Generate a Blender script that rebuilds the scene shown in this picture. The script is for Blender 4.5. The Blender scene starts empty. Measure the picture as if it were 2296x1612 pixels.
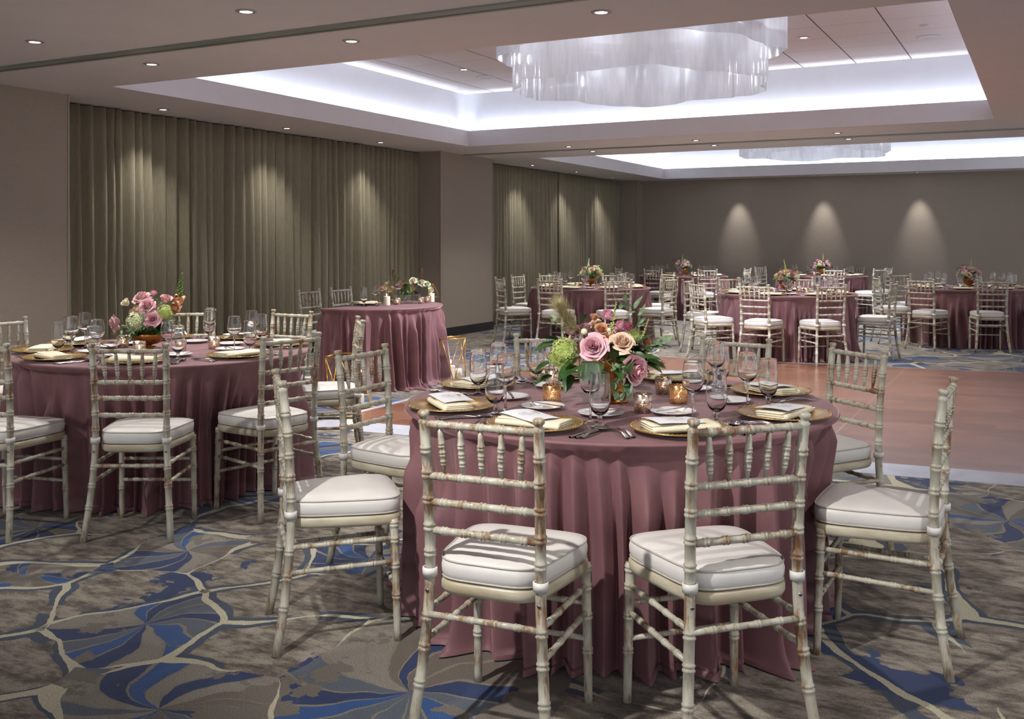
import bpy, math, random
from mathutils import Vector, Matrix
R = math.radians
PI = math.pi
sc = bpy.context.scene
C = sc.collection

# ------------------------------------------------------------------ camera, world, exposure
YAW = R(27.85)
FW = (-math.sin(YAW), math.cos(YAW)); RT = (math.cos(YAW), math.sin(YAW))
CAM_H = 1.39
cd = bpy.data.cameras.new('camera'); cam = bpy.data.objects.new('camera', cd); C.objects.link(cam)
cam.location = (0, 0, CAM_H); cam.rotation_euler = (PI/2, 0, YAW)
cd.sensor_width = 36; cd.lens = 2250/2296*36; cd.shift_y = (543.3-806)/2296
cd.clip_start = .05; cd.clip_end = 100
sc.camera = cam
sc.view_settings.view_transform = 'Standard'; sc.view_settings.look = 'None'
sc.view_settings.gamma = 1; sc.view_settings.use_curve_mapping = False
sc.view_settings.exposure = 0.62
w = bpy.data.worlds.new('world'); sc.world = w; w.use_nodes = True
w.node_tree.nodes['Background'].inputs[0].default_value = (.9, .93, 1, 1)
w.node_tree.nodes['Background'].inputs[1].default_value = 0.72
sc.cycles.max_bounces = 10; sc.cycles.transparent_max_bounces = 24
sc.cycles.diffuse_bounces = 3; sc.cycles.glossy_bounces = 4; sc.cycles.transmission_bounces = 9
sc.cycles.caustics_reflective = False; sc.cycles.caustics_refractive = False
sc.cycles.sample_clamp_indirect = 4.0; sc.cycles.adaptive_threshold = .018

HC = 2.72            # soffit height
LEFT = -7.75         # face of the left wall and its piers
CURT = -8.14         # curtain plane
BACK = 20.8
SPOT_W = 80.0        # watts of an ordinary downlight
WARM = (1.0, .97, .92)
COOL = (.80, .88, 1.0)

def wd(px, d):       # point on the floor at camera depth d seen in photo column px
    k = (px-1148)/2250*d
    return (FW[0]*d+RT[0]*k, FW[1]*d+RT[1]*k)

# ------------------------------------------------------------------ mesh helpers
class MB:
    def __init__(s): s.v = []; s.f = []
    def add(s, v, f, M=None):
        n = len(s.v)
        if M is not None: v = [tuple(M @ Vector(p)) for p in v]
        s.v += [tuple(p) for p in v]; s.f += [tuple(i+n for i in q) for q in f]
        return s
    def mesh(s, name, mat, smooth=True):
        me = bpy.data.meshes.new(name); me.from_pydata(s.v, [], s.f)
        if smooth: me.polygons.foreach_set('use_smooth', [True]*len(me.polygons))
        me.materials.append(mat); me.update()
        return me
def link(name, me, parent=None, loc=None, rotz=None):
    o = bpy.data.objects.new(name, me); C.objects.link(o)
    if parent is not None: o.parent = parent
    if loc is not None: o.location = loc
    if rotz is not None: o.rotation_euler = (0, 0, rotz)
    return o
def tag(o, label, cat, group=None):
    o['label'] = label; o['category'] = cat
    if group: o['group'] = group
    return o
def struct(name, mb, mat, smooth=False, parent=None):
    o = link(name, mb.mesh(name, mat, smooth), parent)
    if parent is None: o['kind'] = 'structure'
    return o
def thing(name, loc, rotz, label, cat, group=None):
    o = bpy.data.objects.new(name, None); C.objects.link(o); o.empty_display_size = .1
    o.location = loc; o.rotation_euler = (0, 0, rotz)
    return tag(o, label, cat, group)

def box(x0, x1, y0, y1, z0, z1):
    v = [(x0,y0,z0),(x1,y0,z0),(x1,y1,z0),(x0,y1,z0),(x0,y0,z1),(x1,y0,z1),(x1,y1,z1),(x0,y1,z1)]
    f = [(3,2,1,0),(4,5,6,7),(0,1,5,4),(1,2,6,5),(2,3,7,6),(3,0,4,7)]
    return v, f
def lathe(prof, seg=24, cap=False):
    v = []; f = []
    for r, z in prof:
        for i in range(seg):
            a = 2*PI*i/seg; v.append((r*math.cos(a), r*math.sin(a), z))
    for j in range(len(prof)-1):
        for i in range(seg):
            k = (i+1) % seg
            f.append((j*seg+i, j*seg+k, (j+1)*seg+k, (j+1)*seg+i))
    if cap:
        f.append(tuple(range(seg-1, -1, -1))); n = (len(prof)-1)*seg; f.append(tuple(range(n, n+seg)))
    return v, f
def grid(nu, nv, fn, closed=False):
    v = [fn(i/(nu if closed else nu-1), j/(nv-1)) for j in range(nv) for i in range(nu)]
    f = []
    for j in range(nv-1):
        for i in range(nu if closed else nu-1):
            k = (i+1) % nu
            f.append((j*nu+i, j*nu+k, (j+1)*nu+k, (j+1)*nu+i))
    return v, f
def path_tube(pts, rad, seg=10, cap=True, closed=False):
    """rings of radius rad[i] round the points pts[i]"""
    P = [Vector(p) for p in pts]; n = len(P); v = []; f = []
    up = None
    for i in range(n):
        if closed: t = P[(i+1) % n]-P[i-1]
        else: t = P[min(i+1, n-1)]-P[max(i-1, 0)]
        t.normalize()
        if up is None:
            up = Vector((0, 1, 0)) if abs(t.y) < .9 else Vector((1, 0, 0))
        a = up-t*up.dot(t); a.normalize(); b = t.cross(a); up = a
        r = rad[i] if isinstance(rad, (list, tuple)) else rad
        for k in range(seg):
            q = 2*PI*k/seg; v.append(tuple(P[i]+a*(r*math.cos(q))+b*(r*math.sin(q))))
    m = n if closed else n-1
    for i in range(m):
        j = (i+1) % n
        for k in range(seg):
            l = (k+1) % seg
            f.append((i*seg+k, i*seg+l, j*seg+l, j*seg+k))
    if cap and not closed:
        f.append(tuple(range(seg-1, -1, -1))); f.append(tuple(range((n-1)*seg, n*seg)))
    return v, f
def spline(pts, n):
    """Catmull-Rom through pts, n samples"""
    P = [Vector(p) for p in pts]; out = []
    for k in range(n):
        t = k/(n-1)*(len(P)-1); i = min(int(t), len(P)-2); u = t-i
        p0 = P[max(i-1, 0)]; p1 = P[i]; p2 = P[i+1]; p3 = P[min(i+2, len(P)-1)]
        out.append(.5*((2*p1)+(p2-p0)*u+(2*p0-5*p1+4*p2-p3)*u*u+(3*p1-p0-3*p2+p3)*u**3))
    return out
def turned(pts, r, rings, h=.003, gap=.010, seg=10, extra=None, taper=None, single=False):
    """turned rod along a curve, with pairs of raised rings at fractions of its length"""
    dense = spline(pts, 40) if len(pts) > 2 else [Vector(pts[0]).lerp(Vector(pts[1]), k/39) for k in range(40)]
    L = [0]
    for a, b in zip(dense, dense[1:]): L.append(L[-1]+(b-a).length)
    T = L[-1]
    def at(s):
        s = min(max(s, 0), T)
        for i in range(len(L)-1):
            if s <= L[i+1]: return dense[i].lerp(dense[i+1], (s-L[i])/max(L[i+1]-L[i], 1e-9))
        return dense[-1]
    base = (lambda s: r*taper(s/T)) if taper else (lambda s: r)
    S = {}
    n = 14 if len(pts) > 2 else (7 if taper else 2)
    end = T-(extra[0][0] if extra else 0)
    for k in range(n): S[round(end*k/(n-1), 6)] = base(end*k/(n-1))
    for q in rings:
        for o in ((-gap/2, gap/2) if not single else (0,)):
            c = q*T+o; w = gap*.42
            for kk in [x for x in S if abs(x-c) < w*1.05]: del S[kk]
            S[round(c-w, 6)] = base(c); S[round(c-w*.45, 6)] = base(c)+h*.85
            S[round(c+w*.45, 6)] = base(c)+h*.85; S[round(c+w, 6)] = base(c)
    if extra:
        for s, rr in extra: S[round(T-s, 6)] = rr
    ks = sorted(S)
    return path_tube([at(k) for k in ks], [S[k] for k in ks], seg)
def aim(loc, d, roll=0, s=1):
    q = Vector(d).to_track_quat('Z', 'Y')
    return Matrix.Translation(loc) @ q.to_matrix().to_4x4() @ Matrix.Rotation(roll, 4, 'Z') @ Matrix.Scale(s, 4)

# ------------------------------------------------------------------ materials
def mat(name):
    m = bpy.data.materials.new(name); m.use_nodes = True
    nt = m.node_tree; b = nt.nodes['Principled BSDF']
    return m, nt, b
def N(nt, t, **k):
    n = nt.nodes.new(t)
    for a, v in k.items(): setattr(n, a, v)
    return n
def setin(n, **k):
    for a, v in k.items(): n.inputs[a.replace('_', ' ')].default_value = v
def rgb(r, g, b): # sRGB 0-255 -> linear
    f = lambda c: (c/255/12.92) if c/255 <= .04045 else ((c/255+.055)/1.055)**2.4
    return (f(r), f(g), f(b), 1)
def ramp(nt, src, stops, interp='LINEAR'):
    r = N(nt, 'ShaderNodeValToRGB'); cr = r.color_ramp; cr.interpolation = interp
    while len(cr.elements) < len(stops): cr.elements.new(.5)
    for e, (p, c) in zip(cr.elements, stops): e.position = p; e.color = c
    nt.links.new(src, r.inputs[0]); return r.outputs[0]
def noise(nt, vec, scale, detail=3, rough=.5, dim='3D'):
    n = N(nt, 'ShaderNodeTexNoise'); n.inputs['Scale'].default_value = scale
    n.inputs['Detail'].default_value = detail; n.inputs['Roughness'].default_value = rough
    if vec is not None: nt.links.new(vec, n.inputs['Vector'])
    return n
def mix(nt, fac, a, b):
    m = N(nt, 'ShaderNodeMix', data_type='RGBA')
    for s, v in ((m.inputs[0], fac), (m.inputs[6], a), (m.inputs[7], b)):
        if isinstance(v, (int, float)): s.default_value = v
        elif isinstance(v, tuple): s.default_value = v
        else: nt.links.new(v, s)
    return m.outputs[2]
def math_(nt, op, a, b=None, c=None):
    m = N(nt, 'ShaderNodeMath', operation=op)
    for i, v in enumerate((a, b, c)):
        if v is None: continue
        if isinstance(v, (int, float)): m.inputs[i].default_value = v
        else: nt.links.new(v, m.inputs[i])
    return m.outputs[0]
def vmath(nt, op, a, b=None, scale=None):
    m = N(nt, 'ShaderNodeVectorMath', operation=op)
    for i, v in enumerate((a, b)):
        if v is None: continue
        if isinstance(v, tuple): m.inputs[i].default_value = v
        else: nt.links.new(v, m.inputs[i])
    if scale is not None: m.inputs['Scale'].default_value = scale
    return m
def bump(nt, b, h, strength=.2, dist=.01):
    n = N(nt, 'ShaderNodeBump'); n.inputs['Strength'].default_value = strength; n.inputs['Distance'].default_value = dist
    nt.links.new(h, n.inputs['Height']); nt.links.new(n.outputs[0], b.inputs['Normal'])
def coord(nt, kind='Object'):
    return N(nt, 'ShaderNodeTexCoord').outputs[kind]
def mapped(nt, vec, s):
    m = N(nt, 'ShaderNodeMapping'); m.inputs['Scale'].default_value = s; nt.links.new(vec, m.inputs[0]); return m.outputs[0]
def plain(name, col, rough=.5, metal=0, **k):
    m, nt, b = mat(name); b.inputs['Base Color'].default_value = col
    b.inputs['Roughness'].default_value = rough; b.inputs['Metallic'].default_value = metal
    for a, v in k.items(): b.inputs[a.replace('_', ' ')].default_value = v
    return m
def mottled(name, c1, c2, scale, rough=.5, metal=0, bs=0, stretch=(1,1,1), **k):
    m, nt, b = mat(name); v = mapped(nt, coord(nt), stretch)
    n = noise(nt, v, scale, 4, .6)
    nt.links.new(ramp(nt, n.outputs[0], [(.35, c1), (.65, c2)]), b.inputs['Base Color'])
    b.inputs['Roughness'].default_value = rough; b.inputs['Metallic'].default_value = metal
    for a, q in k.items(): b.inputs[a.replace('_', ' ')].default_value = q
    if bs: bump(nt, b, n.outputs[0], bs, .003)
    return m

def m_fabricwall(name, c1, c2):
    m, nt, b = mat(name); co = coord(nt)
    a = noise(nt, mapped(nt, co, (60, 60, 3)), 6, 3, .7)
    c = noise(nt, mapped(nt, co, (3, 3, 80)), 6, 2, .7)
    f = math_(nt, 'ADD', math_(nt, 'MULTIPLY', a.outputs[0], .6), math_(nt, 'MULTIPLY', c.outputs[0], .4))
    nt.links.new(ramp(nt, f, [(.38, c1), (.62, c2)]), b.inputs['Base Color'])
    b.inputs['Roughness'].default_value = .8
    bump(nt, b, f, .15, .002); return m
M = {}
M['wall'] = m_fabricwall('taupe_wallcovering', rgb(146, 134, 122), rgb(160, 148, 134))
M['soffit'] = mottled('soffit_paint', rgb(226, 220, 218), rgb(229, 223, 221), 3, .8)
M['cove'] = mottled('cove_paint', rgb(212, 212, 218), rgb(216, 216, 222), 3, .8)
M['fascia'] = mottled('fascia_paint', rgb(214, 210, 212), rgb(218, 214, 216), 3, .75)
M['base'] = plain('dark_baseboard', rgb(34, 32, 34), .5)
M['trackmetal'] = plain('track_metal', rgb(150, 158, 152), .35, .4)
M['slot'] = plain('track_slot', rgb(18, 18, 18), .8)
M['edge'] = plain('corner_bead', rgb(150, 140, 122), .4, .2)

def m_tiles():
    m, nt, b = mat('acoustic_tile'); co = coord(nt)
    n = noise(nt, co, 60, 4, .7)
    base = ramp(nt, n.outputs[0], [(.3, rgb(222, 214, 212)), (.7, rgb(232, 226, 224))])
    sx = N(nt, 'ShaderNodeSeparateXYZ'); nt.links.new(co, sx.inputs[0])
    def line(s, off, w, p=.6):
        u = math_(nt, 'DIVIDE', math_(nt, 'ADD', s, off), p)
        fr = math_(nt, 'FRACT', u); d = math_(nt, 'ABSOLUTE', math_(nt, 'SUBTRACT', fr, .5))
        return math_(nt, 'GREATER_THAN', d, .5-w)
    l1 = line(sx.outputs[0], .71, .011); l2 = line(sx.outputs[1], .26, .004)
    col = mix(nt, l2, base, rgb(138, 132, 132)); col = mix(nt, l1, col, rgb(96, 92, 92))
    nt.links.new(col, b.inputs['Base Color']); b.inputs['Roughness'].default_value = .95
    bump(nt, b, n.outputs[0], .3, .003); return m
M['tile'] = m_tiles()

def m_curtain():
    m, nt, b = mat('olive_taupe_drape'); co = coord(nt)
    n = noise(nt, mapped(nt, co, (40, 40, 2)), 5, 4, .6)
    k = noise(nt, mapped(nt, co, (300, 300, 300)), 1, 2, .6)
    nt.links.new(ramp(nt, n.outputs[0], [(.3, rgb(118, 110, 87)), (.7, rgb(142, 133, 110))]), b.inputs['Base Color'])
    b.inputs['Roughness'].default_value = .75; b.inputs['Sheen Weight'].default_value = .25
    bump(nt, b, k.outputs[0], .2, .001); return m
M['curtain'] = m_curtain()

def m_velvet(name, c1, c2):
    m, nt, b = mat(name); co = coord(nt)
    n = noise(nt, mapped(nt, co, (1, 1, .6)), 5, 5, .6); k = noise(nt, co, 220, 2, .6)
    nt.links.new(ramp(nt, n.outputs[0], [(.35, c1), (.68, c2)]), b.inputs['Base Color'])
    b.inputs['Roughness'].default_value = .62
    setin(b, Sheen_Weight=.85, Sheen_Roughness=.28, Sheen_Tint=rgb(236, 200, 200))
    bump(nt, b, k.outputs[0], .1, .001); return m
M['velvet'] = m_velvet('mauve_velvet', rgb(112, 76, 81), rgb(134, 93, 97))

def m_chair():
    m, nt, b = mat('whitewashed_wood'); co = coord(nt); oi = N(nt, 'ShaderNodeObjectInfo')
    off = vmath(nt, 'SCALE', oi.outputs['Location'], scale=3.7).outputs[0]
    v = vmath(nt, 'ADD', co, off).outputs[0]
    # streaks run along posts (z) and along rails (x): blend of two anisotropic noises
    a = noise(nt, mapped(nt, v, (1, 1, .35)), 26, 4, .65)
    c = noise(nt, mapped(nt, v, (6, 6, .7)), 22, 3, .6)
    d = noise(nt, v, 7, 3, .6)
    f = math_(nt, 'ADD', math_(nt, 'MULTIPLY', a.outputs[0], .45), math_(nt, 'ADD', math_(nt, 'MULTIPLY', c.outputs[0], .25), math_(nt, 'MULTIPLY', d.outputs[0], .3)))
    col = ramp(nt, f, [(.38, rgb(120, 86, 58)), (.44, rgb(150, 126, 102)), (.48, rgb(172, 165, 148)), (.58, rgb(190, 187, 172)), (.68, rgb(160, 160, 148))])
    geo = N(nt, 'ShaderNodeNewGeometry')
    nt.links.new(col, b.inputs['Base Color']); b.inputs['Roughness'].default_value = .38
    bump(nt, b, f, .12, .002); return m
M['wood'] = m_chair()
M['frame'] = mottled('whitewashed_frame', rgb(172, 158, 132), rgb(196, 190, 170), 7, .4, stretch=(1, 1, 4), bs=.1)
M['cushion'] = mottled('ivory_vinyl', rgb(216, 212, 208), rgb(223, 219, 215), 9, .42, bs=.15)
M['piping'] = plain('cushion_piping', rgb(186, 180, 172), .5)
M['screw'] = plain('screw', rgb(150, 150, 150), .3, 1)

def m_gold(name, c1, c2, rough, scale=12, st=(1,1,1)):
    m, nt, b = mat(name); n = noise(nt, mapped(nt, coord(nt), st), scale, 3, .6)
    nt.links.new(ramp(nt, n.outputs[0], [(.35, c1), (.65, c2)]), b.inputs['Base Color'])
    b.inputs['Metallic'].default_value = .85; b.inputs['Roughness'].default_value = rough; return m
M['charger'] = m_gold('gold_charger', rgb(182, 144, 86), rgb(210, 176, 118), .30)
M['brass'] = m_gold('brass', rgb(214, 160, 70), rgb(232, 184, 96), .22)
M['compote'] = m_gold('antique_gold', rgb(150, 96, 44), rgb(196, 136, 70), .36, 30, (1, 1, .2))
M['silver'] = plain('flatware_steel', rgb(205, 200, 200), .16, 1)
M['china'] = plain('white_china', rgb(228, 224, 224), .18, 0, Coat_Weight=.5)
M['napkin'] = mottled('ivory_napkin', rgb(230, 218, 188), rgb(238, 228, 202), 60, .85, bs=.2)
M['card'] = plain('menu_card_paper', rgb(232, 230, 236), .7)
M['goldink'] = plain('gold_ink', rgb(190, 160, 130), .4, .3)
M['greyink'] = plain('grey_ink', rgb(150, 146, 150), .6)
M['wax'] = plain('ivory_wax', rgb(240, 228, 205), .5, 0, Subsurface_Weight=.3, Subsurface_Radius=(.03, .02, .01))

def m_thin(name, tint=(.97, .98, .98, 1), edge=(.84, .86, .87, 1)):
    """thin drinking-glass wall: clear straight on, darker and mirror-like at the rim of its outline"""
    m = bpy.data.materials.new(name); m.use_nodes = True; nt = m.node_tree; nt.nodes.clear()
    o = N(nt, 'ShaderNodeOutputMaterial'); lw = N(nt, 'ShaderNodeLayerWeight'); lw.inputs[0].default_value = .5
    fac = math_(nt, 'POWER', lw.outputs['Facing'], 3.2)
    t = N(nt, 'ShaderNodeBsdfTransparent'); nt.links.new(mix(nt, fac, tint, edge), t.inputs[0])
    g = N(nt, 'ShaderNodeBsdfGlossy'); g.inputs['Roughness'].default_value = .04
    f2 = math_(nt, 'ADD', math_(nt, 'MULTIPLY', math_(nt, 'POWER', lw.outputs['Facing'], 2.6), .62), .055)
    x = N(nt, 'ShaderNodeMixShader'); nt.links.new(f2, x.inputs[0]); nt.links.new(t.outputs[0], x.inputs[1]); nt.links.new(g.outputs[0], x.inputs[2])
    nt.links.new(x.outputs[0], o.inputs[0]); return m
M['thin'] = m_thin('lantern_glass')
m_, nt_, b_ = mat('clear_glass'); setin(b_, Transmission_Weight=1.0, Roughness=.0, IOR=1.46); b_.inputs['Base Color'].default_value = (1, 1, 1, 1); M['glass'] = m_
m_, nt_, b_ = mat('stem_glass'); setin(b_, Transmission_Weight=1.0, Roughness=.02, IOR=1.48); b_.inputs['Base Color'].default_value = (1, 1, 1, 1); M['stemglass'] = m_
def m_mercury(name, c1, c2, tl=.22):
    m = bpy.data.materials.new(name); m.use_nodes = True; nt = m.node_tree; nt.nodes.clear()
    o = N(nt, 'ShaderNodeOutputMaterial'); co = coord(nt)
    n = noise(nt, co, 190, 3, .75); k = noise(nt, co, 40, 2, .6)
    g = N(nt, 'ShaderNodeBsdfGlossy'); g.inputs['Roughness'].default_value = .25
    nt.links.new(ramp(nt, k.outputs[0], [(.35, c1), (.65, c2)]), g.inputs[0])
    tr = N(nt, 'ShaderNodeBsdfTranslucent'); tr.inputs[0].default_value = (1, .9, .8, 1)
    cl = N(nt, 'ShaderNodeBsdfTransparent'); cl.inputs[0].default_value = (1, .93, .85, 1)
    x1 = N(nt, 'ShaderNodeMixShader'); x1.inputs[0].default_value = tl
    nt.links.new(g.outputs[0], x1.inputs[1]); nt.links.new(tr.outputs[0], x1.inputs[2])
    x2 = N(nt, 'ShaderNodeMixShader')
    nt.links.new(ramp(nt, n.outputs[0], [(.50, (0, 0, 0, 1)), (.55, (1, 1, 1, 1))]), x2.inputs[0])
    nt.links.new(x1.outputs[0], x2.inputs[1]); nt.links.new(cl.outputs[0], x2.inputs[2])
    nt.links.new(x2.outputs[0], o.inputs[0]); return m
M['mercury'] = m_mercury('silver_mercury_glass', rgb(206, 194, 188), rgb(232, 224, 220), .06)
M['mercurygold'] = m_mercury('gold_mercury_glass', rgb(206, 150, 92), rgb(226, 180, 124))
def emit(name, col, s):
    m = bpy.data.materials.new(name); m.use_nodes = True; nt = m.node_tree; nt.nodes.clear()
    o = N(nt, 'ShaderNodeOutputMaterial'); e = N(nt, 'ShaderNodeEmission'); e.inputs[0].default_value = (*col, 1); e.inputs[1].default_value = s
    nt.links.new(e.outputs[0], o.inputs[0]); return m
M['lens'] = emit('lamp_lens', (1, .97, .93), 9)
M['flame'] = emit('candle_flame', (1, .72, .42), 16)
M['trimring'] = plain('downlight_trim', rgb(176, 168, 164), .35, .3)
M['whiteplastic'] = plain('white_plastic', rgb(205, 200, 200), .5)

def m_film():
    m = bpy.data.materials.new('translucent_film'); m.use_nodes = True; nt = m.node_tree; nt.nodes.clear()
    o = N(nt, 'ShaderNodeOutputMaterial'); co = coord(nt)
    n = noise(nt, mapped(nt, co, (9, 9, 1.4)), 1.6, 4, .6)
    col = ramp(nt, n.outputs[0], [(.3, rgb(225, 228, 236)), (.7, rgb(250, 250, 253))])
    d = N(nt, 'ShaderNodeBsdfDiffuse'); t = N(nt, 'ShaderNodeBsdfTranslucent'); g = N(nt, 'ShaderNodeBsdfGlossy')
    g.inputs['Roughness'].default_value = .12; c = N(nt, 'ShaderNodeBsdfTransparent')
    nt.links.new(col, d.inputs[0]); nt.links.new(col, t.inputs[0])
    x = N(nt, 'ShaderNodeMixShader'); x.inputs[0].default_value = .55; nt.links.new(d.outputs[0], x.inputs[1]); nt.links.new(t.outputs[0], x.inputs[2])
    y = N(nt, 'ShaderNodeMixShader'); y.inputs[0].default_value = .12; nt.links.new(x.outputs[0], y.inputs[1]); nt.links.new(c.outputs[0], y.inputs[2])
    lw = N(nt, 'ShaderNodeLayerWeight'); lw.inputs[0].default_value = .25
    z = N(nt, 'ShaderNodeMixShader'); nt.links.new(math_(nt, 'MULTIPLY', lw.outputs['Fresnel'], .5), z.inputs[0])
    nt.links.new(y.outputs[0], z.inputs[1]); nt.links.new(g.outputs[0], z.inputs[2])
    nt.links.new(z.outputs[0], o.inputs[0]); return m
M['film'] = m_film()

def petal_mat(name, c1, c2, tr=.25):
    m, nt, b = mat(name); n = noise(nt, coord(nt), 40, 3, .6)
    nt.links.new(ramp(nt, n.outputs[0], [(.3, c1), (.7, c2)]), b.inputs['Base Color'])
    setin(b, Roughness=.6, Subsurface_Weight=tr, Sheen_Weight=.15); b.inputs['Subsurface Radius'].default_value = (.012, .006, .005)
    b.inputs['Subsurface Scale'].default_value = .4
    return m
M['pink'] = petal_mat('pink_petal', rgb(234, 170, 184), rgb(246, 206, 212))
M['dustypink'] = petal_mat('dusty_pink_petal', rgb(222, 168, 170), rgb(238, 200, 200))
M['peach'] = petal_mat('peach_petal', rgb(240, 198, 168), rgb(250, 224, 202))
M['apricot'] = petal_mat('apricot_petal', rgb(214, 148, 104), rgb(236, 182, 142))
M['cream'] = petal_mat('cream_petal', rgb(232, 222, 186), rgb(246, 240, 214))
M['lime'] = petal_mat('lime_floret', rgb(158, 182, 82), rgb(206, 218, 130))
M['palegreen'] = petal_mat('pale_floret', rgb(206, 212, 158), rgb(236, 238, 206))
M['burgundy'] = petal_mat('burgundy_petal', rgb(126, 40, 66), rgb(170, 78, 104))
M['mauve'] = petal_mat('mauve_petal', rgb(178, 108, 130), rgb(220, 160, 174))
M['leaf'] = mottled('dark_leaf', rgb(34, 62, 26), rgb(64, 98, 44), 30, .45)
M['greyleaf'] = mottled('grey_green_leaf', rgb(96, 124, 92), rgb(146, 166, 128), 40, .5)
M['stem'] = plain('green_stem', rgb(92, 116, 52), .6)
M['plume'] = mottled('beige_plume', rgb(176, 162, 116), rgb(212, 200, 156), 30, .9)
M['brownplume'] = mottled('brown_plume', rgb(120, 88, 66), rgb(160, 122, 98), 30, .9)

# ------------------------------------------------------------------ carpet
def m_carpet():
    m, nt, b = mat('patterned_carpet'); co = coord(nt)
    w1 = noise(nt, co, 1.7, 2, .5); w2 = noise(nt, co, 9, 3, .6)
    ws = vmath(nt, 'SCALE', vmath(nt, 'SUBTRACT', w1.outputs['Color'], (.5, .5, .5)).outputs[0], scale=.34).outputs[0]
    w2s = vmath(nt, 'SCALE', vmath(nt, 'SUBTRACT', w2.outputs['Color'], (.5, .5, .5)).outputs[0], scale=.028).outputs[0]
    p0 = vmath(nt, 'ADD', vmath(nt, 'ADD', co, ws).outputs[0], w2s).outputs[0]
    p = vmath(nt, 'MULTIPLY', p0, (1, 1, 0)).outputs[0]
    # generic cells over the whole floor
    vo = N(nt, 'ShaderNodeTexVoronoi', feature='F1', voronoi_dimensions='2D'); vo.inputs['Scale'].default_value = 1.45; vo.inputs['Randomness'].default_value = .85
    nt.links.new(p, vo.inputs['Vector'])
    ve = N(nt, 'ShaderNodeTexVoronoi', feature='F2', voronoi_dimensions='2D'); ve.inputs['Scale'].default_value = 1.45; ve.inputs['Randomness'].default_value = .85
    nt.links.new(p, ve.inputs['Vector'])
    gF1 = math_(nt, 'DIVIDE', vo.outputs['Distance'], 1.45); gF2 = math_(nt, 'DIVIDE', ve.outputs['Distance'], 1.45)
    sep = N(nt, 'ShaderNodeSeparateColor'); nt.links.new(vo.outputs['Color'], sep.inputs[0])
    gtype = math_(nt, 'GREATER_THAN', sep.outputs[0], .50)
    gpos = vo.outputs['Position']
    grel = vmath(nt, 'SUBTRACT', p, gpos).outputs[0]
    # woven motifs of the near floor: (x, y, fan?, phase, weight)
    seeds = [(-3.42,3.29,1,.1,.03),(-2.89,2.61,1,.35,.04),(-1.78,2.62,1,.62,.22),(-2.30,2.22,1,.8,.08),(-2.62,3.62,1,.2,.0),
             (-3.22,2.78,0,.3,.0),(-3.93,3.05,0,.5,.02),(-3.50,2.44,0,.7,.0),(-3.06,2.14,0,.2,.0),(-4.05,3.50,0,.6,.02),
             (-3.50,3.84,0,.4,.02),(-2.56,3.05,0,.9,.08),(-2.98,3.28,0,.15,.0),(-2.36,2.70,0,.55,.04),(-3.75,2.72,1,.75,-.03),
             (-4.35,3.20,1,.9,.0),(-2.95,3.95,0,.25,.0),(-3.95,4.0,1,.45,.0),(-2.55,1.85,0,.65,.0),(-1.75,2.05,0,.05,.0),(-3.35,1.85,0,.85,.0),(-1.3,2.25,0,.95,.05),(-3.0,1.7,1,.5,0)]
    F1 = None
    for x, y, fan, ph, wt in seeds:
        rel = vmath(nt, 'SUBTRACT', p, (x+.0, y+.0, 0)); d = vmath(nt, 'LENGTH', rel.outputs[0]).outputs['Value']
        d = math_(nt, 'SUBTRACT', d, wt)
        if F1 is None:
            F1 = d; F2 = math_(nt, 'ADD', d, 5); best = N(nt, 'ShaderNodeCombineXYZ'); best.inputs[0].default_value = x; best.inputs[1].default_value = y; best.inputs[2].default_value = fan*2+ph; best = best.outputs[0]
            continue
        F2 = math_(nt, 'MINIMUM', math_(nt, 'MAXIMUM', d, F1), F2)
        sel = math_(nt, 'LESS_THAN', d, F1)
        mx = N(nt, 'ShaderNodeMix', data_type='VECTOR'); nt.links.new(sel, mx.inputs[0]); nt.links.new(best, mx.inputs[4]); mx.inputs[5].default_value = (x, y, fan*2+ph)
        best = mx.outputs[1]; F1 = math_(nt, 'MINIMUM', d, F1)
    sb = N(nt, 'ShaderNodeSeparateXYZ'); nt.links.new(best, sb.inputs[0])
    stype = math_(nt, 'GREATER_THAN', sb.outputs[2], 1.5)
    sph = math_(nt, 'FRACT', sb.outputs[2])
    srel = vmath(nt, 'SUBTRACT', p, vmath(nt, 'MULTIPLY', best, (1, 1, 0)).outputs[0]).outputs[0]
    inside = math_(nt, 'LESS_THAN', F1, .30)
    def sw(a, c):
        x = N(nt, 'ShaderNodeMix', data_type='FLOAT'); nt.links.new(inside, x.inputs[0])
        nt.links.new(a, x.inputs[2]); nt.links.new(c, x.inputs[3]); return x.outputs[0]
    edge = sw(math_(nt, 'SUBTRACT', gF2, gF1), math_(nt, 'SUBTRACT', F2, F1))
    dist = sw(gF1, F1); typ = sw(gtype, stype); ph = sw(sep.outputs[1], sph)
    rx = N(nt, 'ShaderNodeMix', data_type='VECTOR'); nt.links.new(inside, rx.inputs[0]); nt.links.new(grel, rx.inputs[4]); nt.links.new(srel, rx.inputs[5])
    sr = N(nt, 'ShaderNodeSeparateXYZ'); nt.links.new(rx.outputs[1], sr.inputs[0])
    ang = math_(nt, 'ARCTAN2', sr.outputs[1], sr.outputs[0])
    an = math_(nt, 'ADD', math_(nt, 'DIVIDE', ang, 2*PI), math_(nt, 'MULTIPLY', dist, .25))
    an = math_(nt, 'ADD', math_(nt, 'ADD', an, 1.0), ph)
    cells = math_(nt, 'MULTIPLY', math_(nt, 'FRACT', an), 15.0)
    idx = math_(nt, 'FLOOR', cells); fr = math_(nt, 'FRACT', cells)
    wn = N(nt, 'ShaderNodeTexWhiteNoise', noise_dimensions='2D'); cx = N(nt, 'ShaderNodeCombineXYZ')
    nt.links.new(idx, cx.inputs[0]); nt.links.new(ph, cx.inputs[1]); nt.links.new(cx.outputs[0], wn.inputs['Vector'])
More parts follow.
